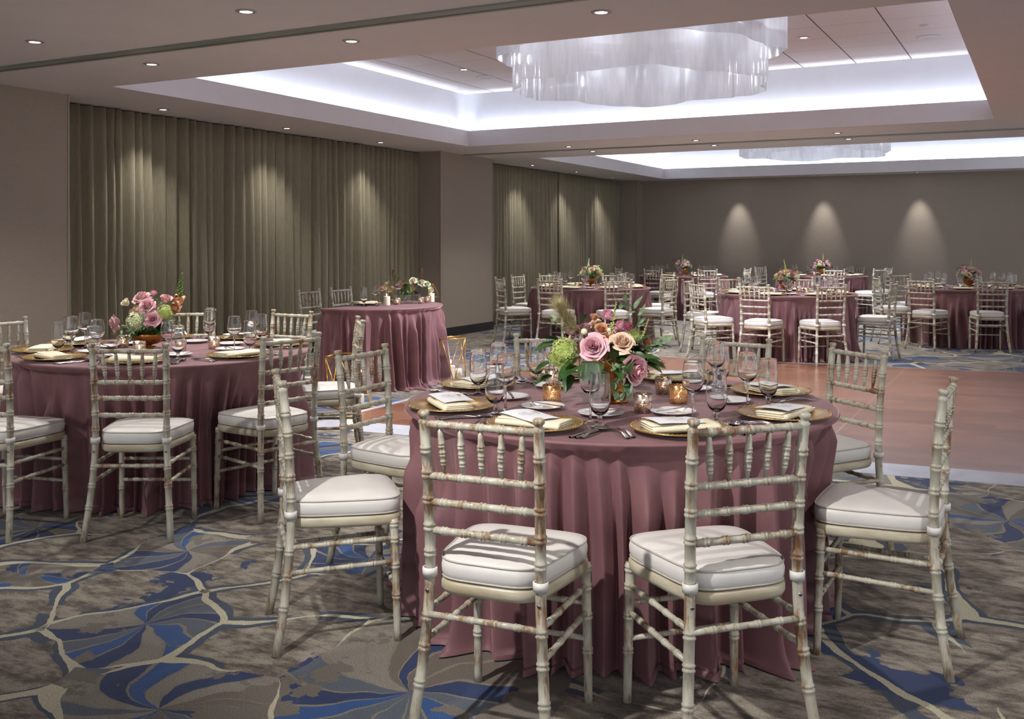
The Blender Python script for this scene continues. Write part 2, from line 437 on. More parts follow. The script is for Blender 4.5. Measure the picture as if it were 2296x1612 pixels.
    navy = rgb(22, 50, 100); blue = rgb(34, 82, 146); slate = rgb(88, 98, 112); taupe = rgb(112, 102, 92); grey = rgb(144, 137, 126); cream = rgb(208, 200, 172); dark = rgb(72, 64, 58)
    fan = ramp(nt, wn.outputs[0], [(0, navy), (.30, blue), (.50, slate), (.66, grey), (.84, taupe)], 'CONSTANT')
    ray = math_(nt, 'LESS_THAN', fr, math_(nt, 'ADD', .07, math_(nt, 'MULTIPLY', w2.outputs[0], .12)))
    fan = mix(nt, ray, fan, rgb(138, 130, 114))
    big = noise(nt, co, 3.1, 5, .6)
    fan = mix(nt, ramp(nt, big.outputs[0], [(.57, (0, 0, 0, 1)), (.575, (1, 1, 1, 1))]), fan, rgb(118, 110, 100))
    n2 = noise(nt, mapped(nt, co, (1, 2.2, 1)), 7, 6, .72)
    stone = ramp(nt, n2.outputs[0], [(.36, dark), (.45, rgb(112, 100, 88)), (.56, rgb(158, 148, 134)), (.70, rgb(178, 168, 150))])
    n3 = noise(nt, co, 1.6, 2, .5)
    bord = math_(nt, 'MULTIPLY', math_(nt, 'LESS_THAN', edge, .075), math_(nt, 'GREATER_THAN', n3.outputs[0], .47))
    stone = mix(nt, bord, stone, rgb(62, 74, 96))
    # deep blue blots that cross cells
    n4 = noise(nt, vmath(nt, 'ADD', p, (7.3, 2.1, 0)).outputs[0], 1.35, 5, .62)
    blot = ramp(nt, n4.outputs[0], [(.615, (0, 0, 0, 1)), (.62, (1, 1, 1, 1))])
    stone = mix(nt, blot, stone, navy)
    col = mix(nt, typ, stone, fan)
    wid = math_(nt, 'MULTIPLY', math_(nt, 'SUBTRACT', n3.outputs[0], .39), .17)
    cr = math_(nt, 'LESS_THAN', edge, wid)
    col = mix(nt, cr, col, cream)
    pile = noise(nt, co, 210, 2, .8)
    col = mix(nt, ramp(nt, pile.outputs[0], [(.38, (0, 0, 0, 1)), (.66, (.62, .62, .62, 1))]), col, rgb(44, 40, 38))
    nt.links.new(col, b.inputs['Base Color']); b.inputs['Roughness'].default_value = .95
    setin(b, Sheen_Weight=.1)
    bump(nt, b, pile.outputs[0], .5, .004); return m
M['carpet'] = m_carpet()
def m_parquet():
    m, nt, b = mat('dance_floor_laminate'); co = coord(nt)
    sx = N(nt, 'ShaderNodeSeparateXYZ'); nt.links.new(co, sx.inputs[0])
    ys = math_(nt, 'SUBTRACT', sx.outputs[1], math_(nt, 'MULTIPLY', sx.outputs[0], .095))
    cm = N(nt, 'ShaderNodeCombineXYZ'); nt.links.new(sx.outputs[0], cm.inputs[0]); nt.links.new(ys, cm.inputs[1])
    g = noise(nt, mapped(nt, cm.outputs[0], (1.2, 9, 1)), 6, 5, .65)
    rowi = math_(nt, 'FLOOR', math_(nt, 'DIVIDE', ys, .164)); coli = math_(nt, 'FLOOR', math_(nt, 'ADD', math_(nt, 'DIVIDE', sx.outputs[0], .61), math_(nt, 'MULTIPLY', rowi, .37)))
    wn = N(nt, 'ShaderNodeTexWhiteNoise', noise_dimensions='2D'); c2 = N(nt, 'ShaderNodeCombineXYZ'); nt.links.new(rowi, c2.inputs[0]); nt.links.new(coli, c2.inputs[1]); nt.links.new(c2.outputs[0], wn.inputs['Vector'])
    f = math_(nt, 'ADD', math_(nt, 'MULTIPLY', g.outputs[0], .75), math_(nt, 'MULTIPLY', wn.outputs[0], .25))
    col = ramp(nt, f, [(.3, rgb(112, 74, 58)), (.7, rgb(150, 105, 84))])
    def line(s, off, p, w):
        fr = math_(nt, 'FRACT', math_(nt, 'DIVIDE', math_(nt, 'ADD', s, off), p))
        return math_(nt, 'GREATER_THAN', math_(nt, 'ABSOLUTE', math_(nt, 'SUBTRACT', fr, .5)), .5-w)
    l = math_(nt, 'MAXIMUM', line(sx.outputs[0], 1.31, 1.22, .0022), line(ys, -6.19-.472, 1.31, .0016))
    col = mix(nt, l, col, rgb(176, 150, 130))
    nt.links.new(col, b.inputs['Base Color']); b.inputs['Roughness'].default_value = .3; setin(b, Coat_Weight=.3, Coat_Roughness=.16); return m
M['parquet'] = m_parquet()
M['ramp'] = mottled('floor_ramp', rgb(178, 180, 192), rgb(196, 198, 208), 4, .4, .15)

# ------------------------------------------------------------------ room shell
RX = 5.5; Y0 = -4.0; ZT = 3.47
struct('floor', MB().add([(-8.6, Y0, 0), (RX, Y0, 0), (RX, BACK, 0), (-8.6, BACK, 0)], [(0, 1, 2, 3)]), M['carpet'])
COVES = [(-7.03, -.455, 5.98, 12.02), (-7.03, .30, 14.2, 20.15)]
def soffit():
    mb = MB(); ys = [Y0, 5.98, 12.02, 14.2, 20.15, BACK]
    def q(x0, x1, y0, y1): mb.add([(x0, y0, HC), (x1, y0, HC), (x1, y1, HC), (x0, y1, HC)], [(3, 2, 1, 0)])
    q(-8.6, RX, Y0, 4.955); q(-8.6, RX, 5.045, 5.98); q(-8.6, RX, 12.02, 13.14); q(-8.6, RX, 13.23, 14.2); q(-8.6, RX, 20.15, BACK)
    for x0, x1, y0, y1 in COVES: q(-8.6, x0, y0, y1); q(x1, RX, y0, y1)
    return mb
struct('ceiling', soffit(), M['soffit'])
mbf = MB(); mbw = MB(); mbt = MB()
for x0, x1, y0, y1 in COVES:
    t = .03; zf = 2.935; s = .15
    # fascia upstand
    mbf.add(*box(x0-t, x0, y0-t, y1+t, HC+.001, zf)); mbf.add(*box(x1, x1+t, y0-t, y1+t, HC+.001, zf))
    mbf.add(*box(x0, x1, y0-t, y0, HC+.001, zf)); mbf.add(*box(x0, x1, y1, y1+t, HC+.001, zf))
    # light trough floor
    X0, X1, Y0_, Y1_ = x0-s, x1+s, y0-s, y1+s
    z = HC+.06
    for a in ((X0, x0-t, Y0_, Y1_), (x1+t, X1, Y0_, Y1_), (x0-t, x1+t, Y0_, y0-t), (x0-t, x1+t, y1+t, Y1_)):
        mbw.add([(a[0], a[2], z), (a[1], a[2], z), (a[1], a[3], z), (a[0], a[3], z)], [(0, 1, 2, 3)])
    # upper cove walls
    c = [(X0, Y0_), (X1, Y0_), (X1, Y1_), (X0, Y1_)]
    for i in range(4):
        (ax, ay), (bx, by) = c[i], c[(i+1) % 4]
        mbw.add([(ax, ay, z), (bx, by, z), (bx, by, ZT), (ax, ay, ZT)], [(3, 2, 1, 0)])
    mbt.add([(X0, Y0_, ZT), (X1, Y0_, ZT), (X1, Y1_, ZT), (X0, Y1_, ZT)], [(3, 2, 1, 0)])
struct('trim_1', mbf, M['fascia']); struct('trim_2', mbw, M['cove']); struct('trim_3', mbt, M['tile'])
# operable-wall tracks: recessed slot between two metal rails
for n, (ya, yb) in enumerate(((4.955, 5.045), (13.14, 13.23))):
    mb = MB(); mb.add(*box(-7.75, RX, ya-.06, ya+.022, HC-.012, HC+.03)); mb.add(*box(-7.75, RX, yb-.03, yb+.004, HC-.006, HC+.03))
    struct('trim_%d' % (4+n), mb, M['trackmetal'])
    mb = MB().add(*box(-8.6, RX, ya+.01, yb-.01, HC+.03, HC+.05)); struct('trim_%d' % (6+n), mb, M['slot'])
# left wall: near stretch, piers, and the wall behind the drapes
PIERS = [(Y0, 6.12), (12.44, 14.0), (20.42, BACK)]
mb = MB()
for a, b in PIERS: mb.add(*box(-8.6, LEFT, a, b, 0, HC))
mb.add(*box(-8.7, -8.5, Y0, BACK, 0, HC))
struct('wall_left', mb, M['wall'])
mb = MB()
for a, b in PIERS: mb.add(*box(LEFT, LEFT+.014, a+.0, b+.0, 0, .13)); mb.add(*box(-8.5, LEFT+.014, b, b+.012, 0, .13)) if b < 20 else None; mb.add(*box(-8.5, LEFT+.014, a-.012, a, 0, .13)) if a > 0 else None
struct('baseboard_left', mb, M['base'])
mb = MB()
for y in (6.12, 12.44, 14.0, 20.42): mb.add(*box(LEFT-.006, LEFT+.006, y-.008, y+.008, .13, HC))
struct('trim_8', mb, M['edge'])
struct('wall_back', MB().add(*box(-8.6, RX, BACK, BACK+.1, 0, HC+.02)), M['wall'])
struct('baseboard_back', MB().add(*box(LEFT+.02, RX, BACK-.014, BACK, 0, .13)), M['base'])
# the room stays open behind the camera and far to the right so that world light comes in as added fill

# ------------------------------------------------------------------ dance floor
def dy(x): return .095*(x+4.97)
def dquad(mb, x0, x1, y0, y1, z0, z1):
    P = [(x0, y0+dy(x0)), (x1, y0+dy(x1)), (x1, y1+dy(x1)), (x0, y1+dy(x0))]
    v = [(x, y, z0) for x, y in P]+[(x, y, z1) for x, y in P]
    mb.add(v, [(3,2,1,0),(4,5,6,7),(0,1,5,4),(1,2,6,5),(2,3,7,6),(3,0,4,7)])
t = thing('dance_floor', (0, 0, 0), 0, 'portable reddish brown wood dance floor with pale metal edging on the carpet', 'dance floor')
mb = MB(); dquad(mb, -4.85, 1.25, 6.18, 11.34, 0, .022); link('parquet_panels', mb.mesh('parquet_panels', M['parquet'], False), t)
def rampmb(p0, p1, p2, p3):  # outer low edge p0-p1, inner high edge p3-p2
    return MB().add([(*p0, .002), (*p1, .002), (*p2, .024), (*p3, .024), (*p0, 0), (*p1, 0), (*p2, 0), (*p3, 0)], [(0,1,2,3),(7,6,5,4),(0,4,5,1),(2,6,7,3),(1,5,6,2),(0,3,7,4)])
def dp(x, y): return (x, y+dy(x))
for a in ((dp(-4.98, 5.95), dp(1.4, 5.95), dp(1.25, 6.18), dp(-4.85, 6.18)), (dp(-4.98, 11.43), dp(-4.98, 5.95), dp(-4.85, 6.18), dp(-4.85, 11.34)),
          (dp(1.4, 11.43), dp(-4.98, 11.43), dp(-4.85, 11.34), dp(1.25, 11.34)), (dp(1.4, 5.95), dp(1.4, 11.43), dp(1.25, 11.34), dp(1.25, 6.18))):
    link('edge_ramp', rampmb(*a).mesh('edge_ramp', M['ramp'], False), t)

# ------------------------------------------------------------------ curtains
def curtain(y0, y1, seed, label, group):
    rnd = random.Random(seed); L = y1-y0; n = max(3, int(L/.135)); ks = [0]
    for i in range(n): ks.append(ks[-1]+rnd.uniform(.6, 1.4))
    ks = [k/ks[-1] for k in ks]; amp = [rnd.uniform(.55, 1.15) for _ in ks]; dr = [rnd.uniform(-.022, .022) for _ in ks]
    nu = n*9; nz = 12; v = []; f = []
    for j in range(nz):
        t = j/(nz-1); z = .02+(HC-.035)*t
        kk = [k+d*(1-t)*.55 for k, d in zip(ks, dr)]; kk[0] = 0; kk[-1] = 1
        for i in range(nu+1):
            u = i/nu; s = 0
            while s < n-1 and u > kk[s+1]: s += 1
            fr = (u-kk[s])/max(kk[s+1]-kk[s], 1e-6)
            a = amp[s]*(.046+.022*(1-t)); wv = math.cos(2*PI*fr); wv = wv if wv > 0 else wv*.75
            x = CURT+a*wv+.012*math.sin(u*23+t*2)
            v.append((x, y0+L*u+.012*math.sin(2*PI*fr*1.0+1)*(1), z))
    for j in range(nz-1):
        for i in range(nu):
            a = j*(nu+1)+i; f.append((a, a+1, a+nu+2, a+nu+1))
    # thickness: hem turned back
    me = MB().add(v, f).mesh('curtain', M['curtain'])
    o = link('curtain', me); s = o.modifiers.new('thick', 'SOLIDIFY'); s.thickness = .004
    return tag(o, label, 'curtain', group)
g = 'floor-length olive taupe drapes'
curtain(6.14, 9.284, 3, 'olive taupe drape beside the near left wall, behind the left round table', g)
curtain(9.28, 12.42, 5, 'olive taupe drape behind the half-round table, reaching the plain pier', g)
curtain(14.02, 17.179, 7, 'olive taupe drape just beyond the plain pier, behind two side chairs', g)
curtain(17.175, 20.40, 9, 'olive taupe drape nearest the back wall of the room', g)

# ------------------------------------------------------------------ chandeliers
def wavy(Rr, z0, z1, n, amp, ph, seg=240, nz=8, drip=.02):
    def fn(u, t):
        a = 2*PI*u; r = Rr+amp*math.sin(n*a+ph)+amp*.45*math.sin(n*1.9*a+ph*2+t)
        return (r*math.cos(a), r*math.sin(a), z0+(z1-z0)*t+(drip*math.sin(3*a+ph) if t == 0 else 0))
    # keep periodic: round second harmonic
    def fn2(u, t):
        a = 2*PI*u; r = Rr+amp*math.sin(n*a+ph)+amp*.45*math.sin((2*n+1)*a+ph*2)
        return (r*math.cos(a), r*math.sin(a), z0+(z1-z0)*t+drip*math.sin(5*a+ph)*(1-t))
    return grid(seg, nz, fn2, closed=True)
def chandelier(x, y, label):
    t = thing('drum_chandelier', (x, y, 2.83), 0, label, 'chandelier', 'layered drum chandeliers')
    for Rr, a, b, n, am, ph in ((1.30, .30, .63, 9, .05, 0), (1.17, .02, .45, 11, .04, 1.3)):
        link('translucent_shade', MB().add(*wavy(Rr, a, b, n, am, ph)).mesh('translucent_shade', M['film']), t)
    mb = MB().add(*grid(64, 2, lambda u, k: ((1.0+.03*k)*math.cos(2*PI*u), (1.0+.03*k)*math.sin(2*PI*u), .52), True))
    mb.add(*path_tube([(1.0*math.cos(2*PI*k/48), 1.0*math.sin(2*PI*k/48), .55) for k in range(48)], .012, 6, closed=True))
    for k in range(8):
        a = 2*PI*k/8; mb.add(*path_tube([(math.cos(a), math.sin(a), .55), (math.cos(a), math.sin(a), .64)], .006, 6))
    link('support_ring', mb.mesh('support_ring', M['trackmetal']), t)
    for k in range(8):
        a = 2*PI*k/8
        l = bpy.data.lights.new('chandelier_lamp', 'POINT'); l.energy = 2.0; l.color = (.86, .91, 1.0); l.shadow_soft_size = .06
        o = bpy.data.objects.new('chandelier_lamp', l); C.objects.link(o); o.parent = t; o.location = (.96*math.cos(a), .96*math.sin(a), .42)
    chandelier_fill(t)
def chandelier_fill(t):  # added downward spot that fills the room, beyond the drum's own lamps
    l = bpy.data.lights.new('chandelier_fill_spot', 'SPOT'); l.spot_size = R(112); l.spot_blend = .5; l.shadow_soft_size = .12; l.energy = 620; l.color = (.90, .94, 1.0)
    o = bpy.data.objects.new('chandelier_fill_spot', l); C.objects.link(o); o.parent = t; o.location = (0, 0, .50)
chandelier(-3.38, 9.0, 'large layered translucent white drum chandelier in the near ceiling recess')
chandelier(-3.38, 17.2, 'layered translucent white drum chandelier in the far ceiling recess, mostly hidden')

# ------------------------------------------------------------------ cove lights
def cove_strip(x0, x1, y0, y1, rot, wcol, power):
    l = bpy.data.lights.new('cove_strip', 'AREA'); l.shape = 'RECTANGLE'; L = max(x1-x0, y1-y0)
    l.size = L; l.size_y = .05; l.energy = power*L; l.color = wcol
    o = bpy.data.objects.new('cove_strip', l); C.objects.link(o)
    o.location = ((x0+x1)/2, (y0+y1)/2, HC+.13); o.rotation_euler = Matrix((Vector((rot[1], -rot[0], 0)), Vector((rot[0], rot[1], 0)).cross(Vector((rot[1], -rot[0], 0))) if 0 else -(Vector((rot[1], -rot[0], 0)).cross(Vector((rot[0]*.42, rot[1]*.42, .91)))), -Vector((rot[0]*.42, rot[1]*.42, .91)))).transposed().to_euler()
for x0, x1, y0, y1 in COVES:
    pw = 6 if y0 < 10 else 10
    for a in (('x', x0-.05, x0-.05, y0, y1, (1, 0)), ('x', x1+.05, x1+.05, y0, y1, (-1, 0)), ('y', x0, x1, y0-.05, y0-.05, (0, 1)), ('y', x0, x1, y1+.05, y1+.05, (0, -1))):
        cove_strip(a[1], a[2], a[3], a[4], a[5], COOL, pw*.62)

# ------------------------------------------------------------------ downlights
ring_me = MB().add(*lathe([(.036, -.001), (.040, -.006), (.056, -.004), (.060, 0), (.056, .002), (.036, .012)], 28)).mesh('trim_ring', M['trimring'])
lens_me = MB().add(*lathe([(.0005, -.0015), (.036, -.0015)], 24)).mesh('lens', M['lens'])
nlight = 0
def downlight(x, y, z, label, watts=None, size=125, group='recessed ceiling downlights', tilt=None, col=WARM, soft=.035, blend=1.0):
    t = thing('downlight', (x, y, z-.002), 0, label, 'downlight', group)
    link('trim_ring', ring_me, t); link('lens', lens_me, t)
    if watts:
        l = bpy.data.lights.new('downlight_beam', 'SPOT'); l.energy = watts; l.spot_size = R(size); l.spot_blend = blend; l.color = col; l.shadow_soft_size = soft
        o = bpy.data.objects.new('downlight_beam', l); C.objects.link(o); o.parent = t; o.location = (0, 0, -.03)
        if tilt: o.rotation_euler = Vector((tilt[0]-x, tilt[1]-y, tilt[2]-z)).to_track_quat('-Z', 'Y').to_euler()
P = SPOT_W
DL = [(-5.9, 4.40, 'lit downlight at the upper left of the nearest ceiling strip, nearer the left wall', P, 125, None),
 (-4.05, 4.39, 'lit downlight with a wide trim ring near the top, above the dark track', P, 125, None),
 (-5.87, 5.36, 'lit downlight between the dark track and the recess, left of its neighbour', P, 125, None),
 (-4.03, 5.36, 'lit downlight between the dark track and the recess, second along', P, 125, None),
 (-2.25, 5.36, 'lit downlight between track and recess, nearest the big chandelier', P, 125, None),
 (-7.77, 7.24, 'lit downlight above the near drape, first from the left', P*.55, 92, None),
 (-7.77, 9.10, 'lit downlight above the near drape, middle one of the row', P*.55, 92, None),
 (-7.77, 10.97, 'lit downlight above the near drape, closest to the plain pier', P*.55, 92, None),
 (-5.81, 12.68, 'small lit downlight before the far track, leftmost of that row', P, 125, None),
 (-3.99, 12.68, 'small lit downlight before the far track, middle of that row', P, 125, None),
 (-2.20, 12.62, 'small lit downlight before the far track, rightmost of that row', P, 125, None),
 (-5.80, 13.50, 'small lit downlight just beyond the far track, leftmost of that row', P, 125, None),
 (-3.97, 13.44, 'small lit downlight just beyond the far track, middle of that row', P, 125, None),
 (-2.20, 13.42, 'small lit downlight just beyond the far track, rightmost of that row', P, 125, None),
 (-7.77, 15.46, 'small lit downlight above the far drape, nearest the plain pier', P*.55, 92, None),
 (-7.77, 17.31, 'small lit downlight above the far drape, middle one', P*.55, 92, None),
 (-7.77, 19.10, 'small lit downlight above the far drape, nearest the back wall', P*.55, 92, None),
 (-5.62, 20.44, 'tiny lit downlight over the left scallop of light on the back wall', 46, 42, (-5.60, 20.9, 1.2)),
 (-3.90, 20.44, 'tiny lit downlight over the middle scallop of light on the back wall', 46, 42, (-3.88, 20.9, 1.2)),
 (-2.10, 20.44, 'tiny lit downlight over the right scallop of light on the back wall', 46, 42, (-2.08, 20.9, 1.2))]
for x, y, lab, wt, sz, tl in DL: downlight(x, y, HC, lab, wt, sz, tilt=tl)
for x, y, lab in ((-2.14, 10.39, 'small lit downlight in the tiled recess ceiling, right of the chandelier'), (-6.15, 10.40, 'small lit downlight in the tiled recess ceiling, left of the chandelier')):
    downlight(x, y, ZT, lab, P*.9, 100, col=WARM)
# unseen lamps outside the picture: the aimed ones light the near tables from behind and beside the camera
for x, y, wt, sz, tg in ((-1.9, 1.0, 250, 60, (-1.45, 3.3, .5)), (.9, 2.2, 70, 75, (-.9, 3.6, .5)), (-4.3, .9, 90, 80, (-4.2, 3.9, .5)), (1.6, 5.0, 38, 110, None), (2.6, 9.0, 70, 110, None), (2.6, 13.0, 110, 110, None), (-2.6, -1.8, 60, 120, None), (2.2, 17.0, 130, 120, None), (1.8, 19.0, 110, 130, None), (3.8, 15.5, 130, 130, None)):  # those farthest ahead are added to brighten the back wall
    downlight(x, y, HC, 'unseen downlight out of frame %.1f m %s and %.1f m %s of the camera' % (abs(y), 'ahead' if y > 0 else 'behind', abs(x), 'right' if x > 0 else 'left'), wt, sz, tilt=tg, group='downlights outside the picture')
sp = MB().add(*lathe([(.0005, -.002), (.085, -.002), (.095, -.006), (.12, -.004), (.125, 0)], 32)).mesh('ceiling_speaker', M['whiteplastic'])
for x, y, lab in ((-1.01, 10.96, 'round white ceiling speaker grille at the right end of the tiled recess'), (-6.18, 10.99, 'round white ceiling speaker grille left of the big chandelier')):
    tag(link('ceiling_speaker', sp, None, (x, y, ZT-.001)), lab, 'speaker', 'ceiling speakers')
sk = MB().add(*lathe([(.0005, -.012), (.035, -.012), (.045, -.004), (.048, 0)], 24)).mesh('sprinkler_cover', M['whiteplastic'])
tag(link('sprinkler_cover', sk, None, (-1.0, 10.34, ZT-.001)), 'small white sprinkler cover on the tiled recess ceiling above the speaker', 'sprinkler')

# ------------------------------------------------------------------ chairs
def build_chair():
    parts = []
    ZR = [.889, .81, .74, .666, .591, .518, .339, .256, .157]
    for s in (-1, 1):
        pts = [(s*.203, -.238, 0), (s*.187, -.212, .15), (s*.172, -.192, .33), (s*.167, -.186, .45), (s*.167, -.188, .58), (s*.169, -.198, .75), (s*.1725, -.217, .92)]
        fr = [z/.92 for z in ZR]
        ex = [(.036, .0150), (.029, .0172), (.024, .0110), (.018, .0112), (.0135, .0165), (.003, .0168), (0, .0125)]
        parts.append(('back_post', MB().add(*turned(pts, .0152, fr[1:], .0034, .013, 12, ex)), M['wood']))
        fp = [(s*.183, .178, 0), (s*.181, .172, .22), (s*.178, .165, .425)]
        parts.append(('leg', MB().add(*turned(fp, .0150, [.37, .62, .83, .96], .0032, .012, 12, taper=lambda q: .84+.18*q)), M['wood']))
        for z, z2 in ((.352, .358), (.268, .276)):
            a = (s*(.174 if z > .3 else .180), -.198, z); b = (s*.180, .168, z2)
            parts.append(('stretcher', MB().add(*turned([a, b], .0088, [.16, .36, .58, .8], .0022, .010, 8)), M['wood']))
        parts.append(('cushion_tie', MB().add(*lathe([(.0168, -.012), (.0215, -.012), (.0215, .012), (.0168, .012)], 16), Matrix.Translation((s*.167, -.187, .463))), M['cushion']))
        parts.append(('bolt', MB().add(*lathe([(.0005, 0), (.005, 0), (.006, -.002)], 10), Matrix.Translation((s*.168, -.2045, .413)) @ Matrix.Rotation(PI/2, 4, 'X')), M['screw']))
    def by(z): return -.188-.029*max(0, (z-.58)/.34)**1.3
    def bx(z): return .167+.0055*max(0, (z-.58)/.34)
    for z in (.882, .735, .660, .580):
        fr = [.10, .27, .45, .5+.05, .73, .90] if z < .8 else [.14, .32, .50, .68, .86]
        fr = [.14, .32, .50, .68, .86]
        parts.append(('back_rail', MB().add(*turned([(-bx(z), by(z), z), (bx(z), by(z), z)], .0108, fr, .0026, .011, 9)), M['wood']))
    for k in range(5):
        q = (.14, .32, .50, .68, .86)[k]
        x1 = -bx(.88)+2*bx(.88)*q; x0 = -bx(.735)+2*bx(.735)*q
        x0 *= .93
        parts.append(('spindle', MB().add(*turned([(x1, by(.872), .872), (x0, by(.745), .745)], .0092, [.36, .56, .76], .0022, .009, 8, taper=lambda q: .52+.55*math.sin(PI*min(1, max(0, q*.92+.1)))**.8)), M['wood']))
    parts.append(('stretcher', MB().add(*turned([(-.173, -.197, .345), (.173, -.197, .345)], .0095, [.2, .4, .6, .8], .0022, .010, 8)), M['wood']))
    for z in (.302, .195):
        parts.append(('stretcher', MB().add(*turned([(-.180, .170, z), (.180, .170, z)], .0088, [.2, .4, .6, .8], .0022, .010, 8)), M['wood']))
    def outline(u, sc_=1.0, infl=0):
        a = 2*PI*u; c, s = math.cos(a), math.sin(a); e = .42
        x = math.copysign(abs(c)**e, c); y = math.copysign(abs(s)**e, s)
        wd_ = .173+.026*y
        return (x*(wd_+infl)*sc_, y*(.193+infl)*sc_+.002)
    def slab(prof, seg=72):
        v = []; f = []
        for sc_, infl, z in prof:
            for i in range(seg):
                x, y = outline(i/seg, sc_, infl); v.append((x, y, z))
        for j in range(len(prof)-1):
            for i in range(seg):
                k = (i+1) % seg; f.append((j*seg+i, j*seg+k, (j+1)*seg+k, (j+1)*seg+i))
        f.append(tuple(range(seg-1, -1, -1))); n = (len(prof)-1)*seg; f.append(tuple(range(n, n+seg)))
        return v, f
    parts.append(('seat_frame', MB().add(*slab([(1, -.012, .405), (1, .004, .408), (1, .009, .42), (1, .009, .438), (1, .004, .443)])), M['frame']))
    cush = MB().add(*slab([(1, -.006, .444), (1, .003, .449), (1, .007, .462), (1, .008, .48), (1, .004, .497), (1, -.004, .503), (.9, -.004, .509), (.7, 0, .514), (.45, 0, .517), (.15, 0, .518)]))
    parts.append(('seat_cushion', cush, M['cushion'], [('piping', [MB().add(*path_tube([(*outline(i/72, 1, .0045), zz) for i in range(72)], .0026, 6, closed=True)) for zz in (.499, .450)])]))
    out = []
    for p in parts:
        me = p[1].mesh(p[0], p[2]); subs = []
        if len(p) > 3:
            for nme, mbs in p[3]:
                for q in mbs: subs.append((nme, q.mesh(nme, M['piping'])))
        out.append((p[0], me, subs))
    return out
CH_PARTS = build_chair()
chair_root = [None]
def place_chair(x, y, rz, label, group):
    if chair_root[0] is None:
        t = thing('ballroom_chair', (x, y, 0), rz, label, 'chair', group)
        for n, me, subs in CH_PARTS:
            o = link(n, me, t)
            for sn, sm in subs: link(sn, sm, o)
        chair_root[0] = t; return t
    r = chair_root[0].copy(); C.objects.link(r); r.location = (x, y, 0); r.rotation_euler = (0, 0, rz); r['label'] = label; r['group'] = group
    for ch in list(chair_root[0].children):
        c = ch.copy(); C.objects.link(c); c.parent = r
        for g_ in ch.children:
            d = g_.copy(); C.objects.link(d); d.parent = c
    return r
def chair_at(cen, az, r, dyaw, label, group):
    u = (math.cos(R(az)), math.sin(R(az))); fin = (cen[0]+u[0]*r, cen[1]+u[1]*r)
    face = R(az+180+dyaw); o = (fin[0]+.217*math.cos(face), fin[1]+.217*math.sin(face))
    place_chair(o[0], o[1], face-PI/2, label, group)

TC = {'F': (-1.48, 3.69), 'L': (-4.515, 4.227), 'A': (-5.57, 12.89), 'B': (-5.98, 18.21), 'C': (-2.78, 12.5), 'D': (-3.69, 19.54), 'E': (-.89, 15.14)}
TN = {'F': 'the near round table', 'L': 'the left round table', 'A': 'the far table by the drape', 'B': 'the back table by the corner', 'C': 'the table beyond the dance floor', 'D': 'the back table under the wall lights', 'E': 'the right-hand far table'}
W8 = ['front right', 'right front', 'right rear', 'rear right', 'rear left', 'left rear', 'left front', 'front left']
def pos8(az):
    rel = (az-(-62.15)) % 360; return W8[int(rel//45)]
WC = 'whitewashed bamboo-style chair with ivory cushion '
CHAIRS = {
'F': [(-86, 1.25, 12, 'seen from behind at the front left of the near table'), (-50, 1.22, 0, 'seen from behind at the front right of the near table'),
      (0, 1.22, 0, 'seen side-on at the right of the near table'), (56, 1.35, -6, 'at the rear right of the near table, backed by the dance floor'),
      (-136, 1.30, 0, 'seen side-on at the left of the near table, cushion half lit'), (176, 1.30, 0, 'at the left rear of the near table, right of the tall lit lantern'),
      (128, 1.27, 0, 'across the near table behind the left glasses and flowers'), (84, 1.25, 0, 'across the near table, directly behind the right wine glasses')],
'L': [(-50, 1.22, -10, 'seen from behind in the middle front of the left table'), (-12, 1.22, -6, 'at the front right of the left table, seat turned leftward'),
      (56, 1.22, -12, 'at the far right of the left table with a brightly lit seat'), (94, 1.22, -6, 'behind the left table, left of the half-round table'),
      (130, 1.25, 0, 'behind the left table flowers, half hidden'), (-170, 1.22, -12, 'at the far left of the left table against the plain wall'),
      (-86, 1.24, 9, 'cut by the left picture edge, in front of the left table')],
'A': [(-132, 1.35, 0, 'at the left front of the far table by the drape'), (176, 1.2, 0, 'against the far drape, left of the far table'),
      (-92, 1.24, 0, 'seen from behind at the front left of the far drape table'), (-50, 1.24, 0, 'seen from behind at the front right of the far drape table'),
      (-6, 1.22, -6, 'at the right end of the far table by the drape'), (50, 1.24, 0, 'at the right rear of the far table by the drape'),
      (97, 1.25, 0, 'behind the far drape table, right of its flowers'), (143, 1.25, 0, 'behind the far drape table, left of its flowers')],
'B': [(-96, 1.3, 0, 'at the front left of the back corner table'), (-144, 1.25, 6, 'at the left of the back corner table, close to the drape'),
      (-52, 1.25, 0, 'at the front right of the back corner table'), (-4, 1.25, 0, 'seen edge-on at the right of the back corner table')],
'C': [(-94, 1.25, -6, 'seen from behind left of centre, beyond the dance floor'), (-54, 1.22, 6, 'seen from behind right of centre, beyond the dance floor'),
      (8, 1.24, -12, 'at the right end of the table beyond the dance floor'), (-128, 1.33, -6, 'nearest left corner of the table beyond the dance floor'),
      (-178, 1.25, -6, 'at the left end of the table beyond the dance floor'), (140, 1.24, 6, 'behind the dance floor table at its rear left'),
      (95, 1.24, 0, 'behind the dance floor table, right of its flowers')],
'D': [(-70, 1.3, 0, 'before the back table under the wall lights'), (-26, 1.24, 0, 'at the right of the back table under the wall lights'),
      (24, 1.25, 0, 'seen edge-on at the far right of the back wall-light table'), (68, 1.24, -12, 'behind the back wall-light table against the wall'),
      (170, 1.24, -12, 'at the left of the back wall-light table, left of the flowers')],
'E': [(-112, 1.33, 0, 'seen from behind at the left of the right-hand far table'), (-74, 1.24, 0, 'seen from behind at the centre of the right-hand far table'),
      (-158, 1.24, 0, 'at the left end of the right-hand far table'), (138, 1.33, -6, 'at the rear left of the right-hand far table'),
      (-28, 1.28, 0, 'cut by the right picture edge at the right-hand far table')],
}
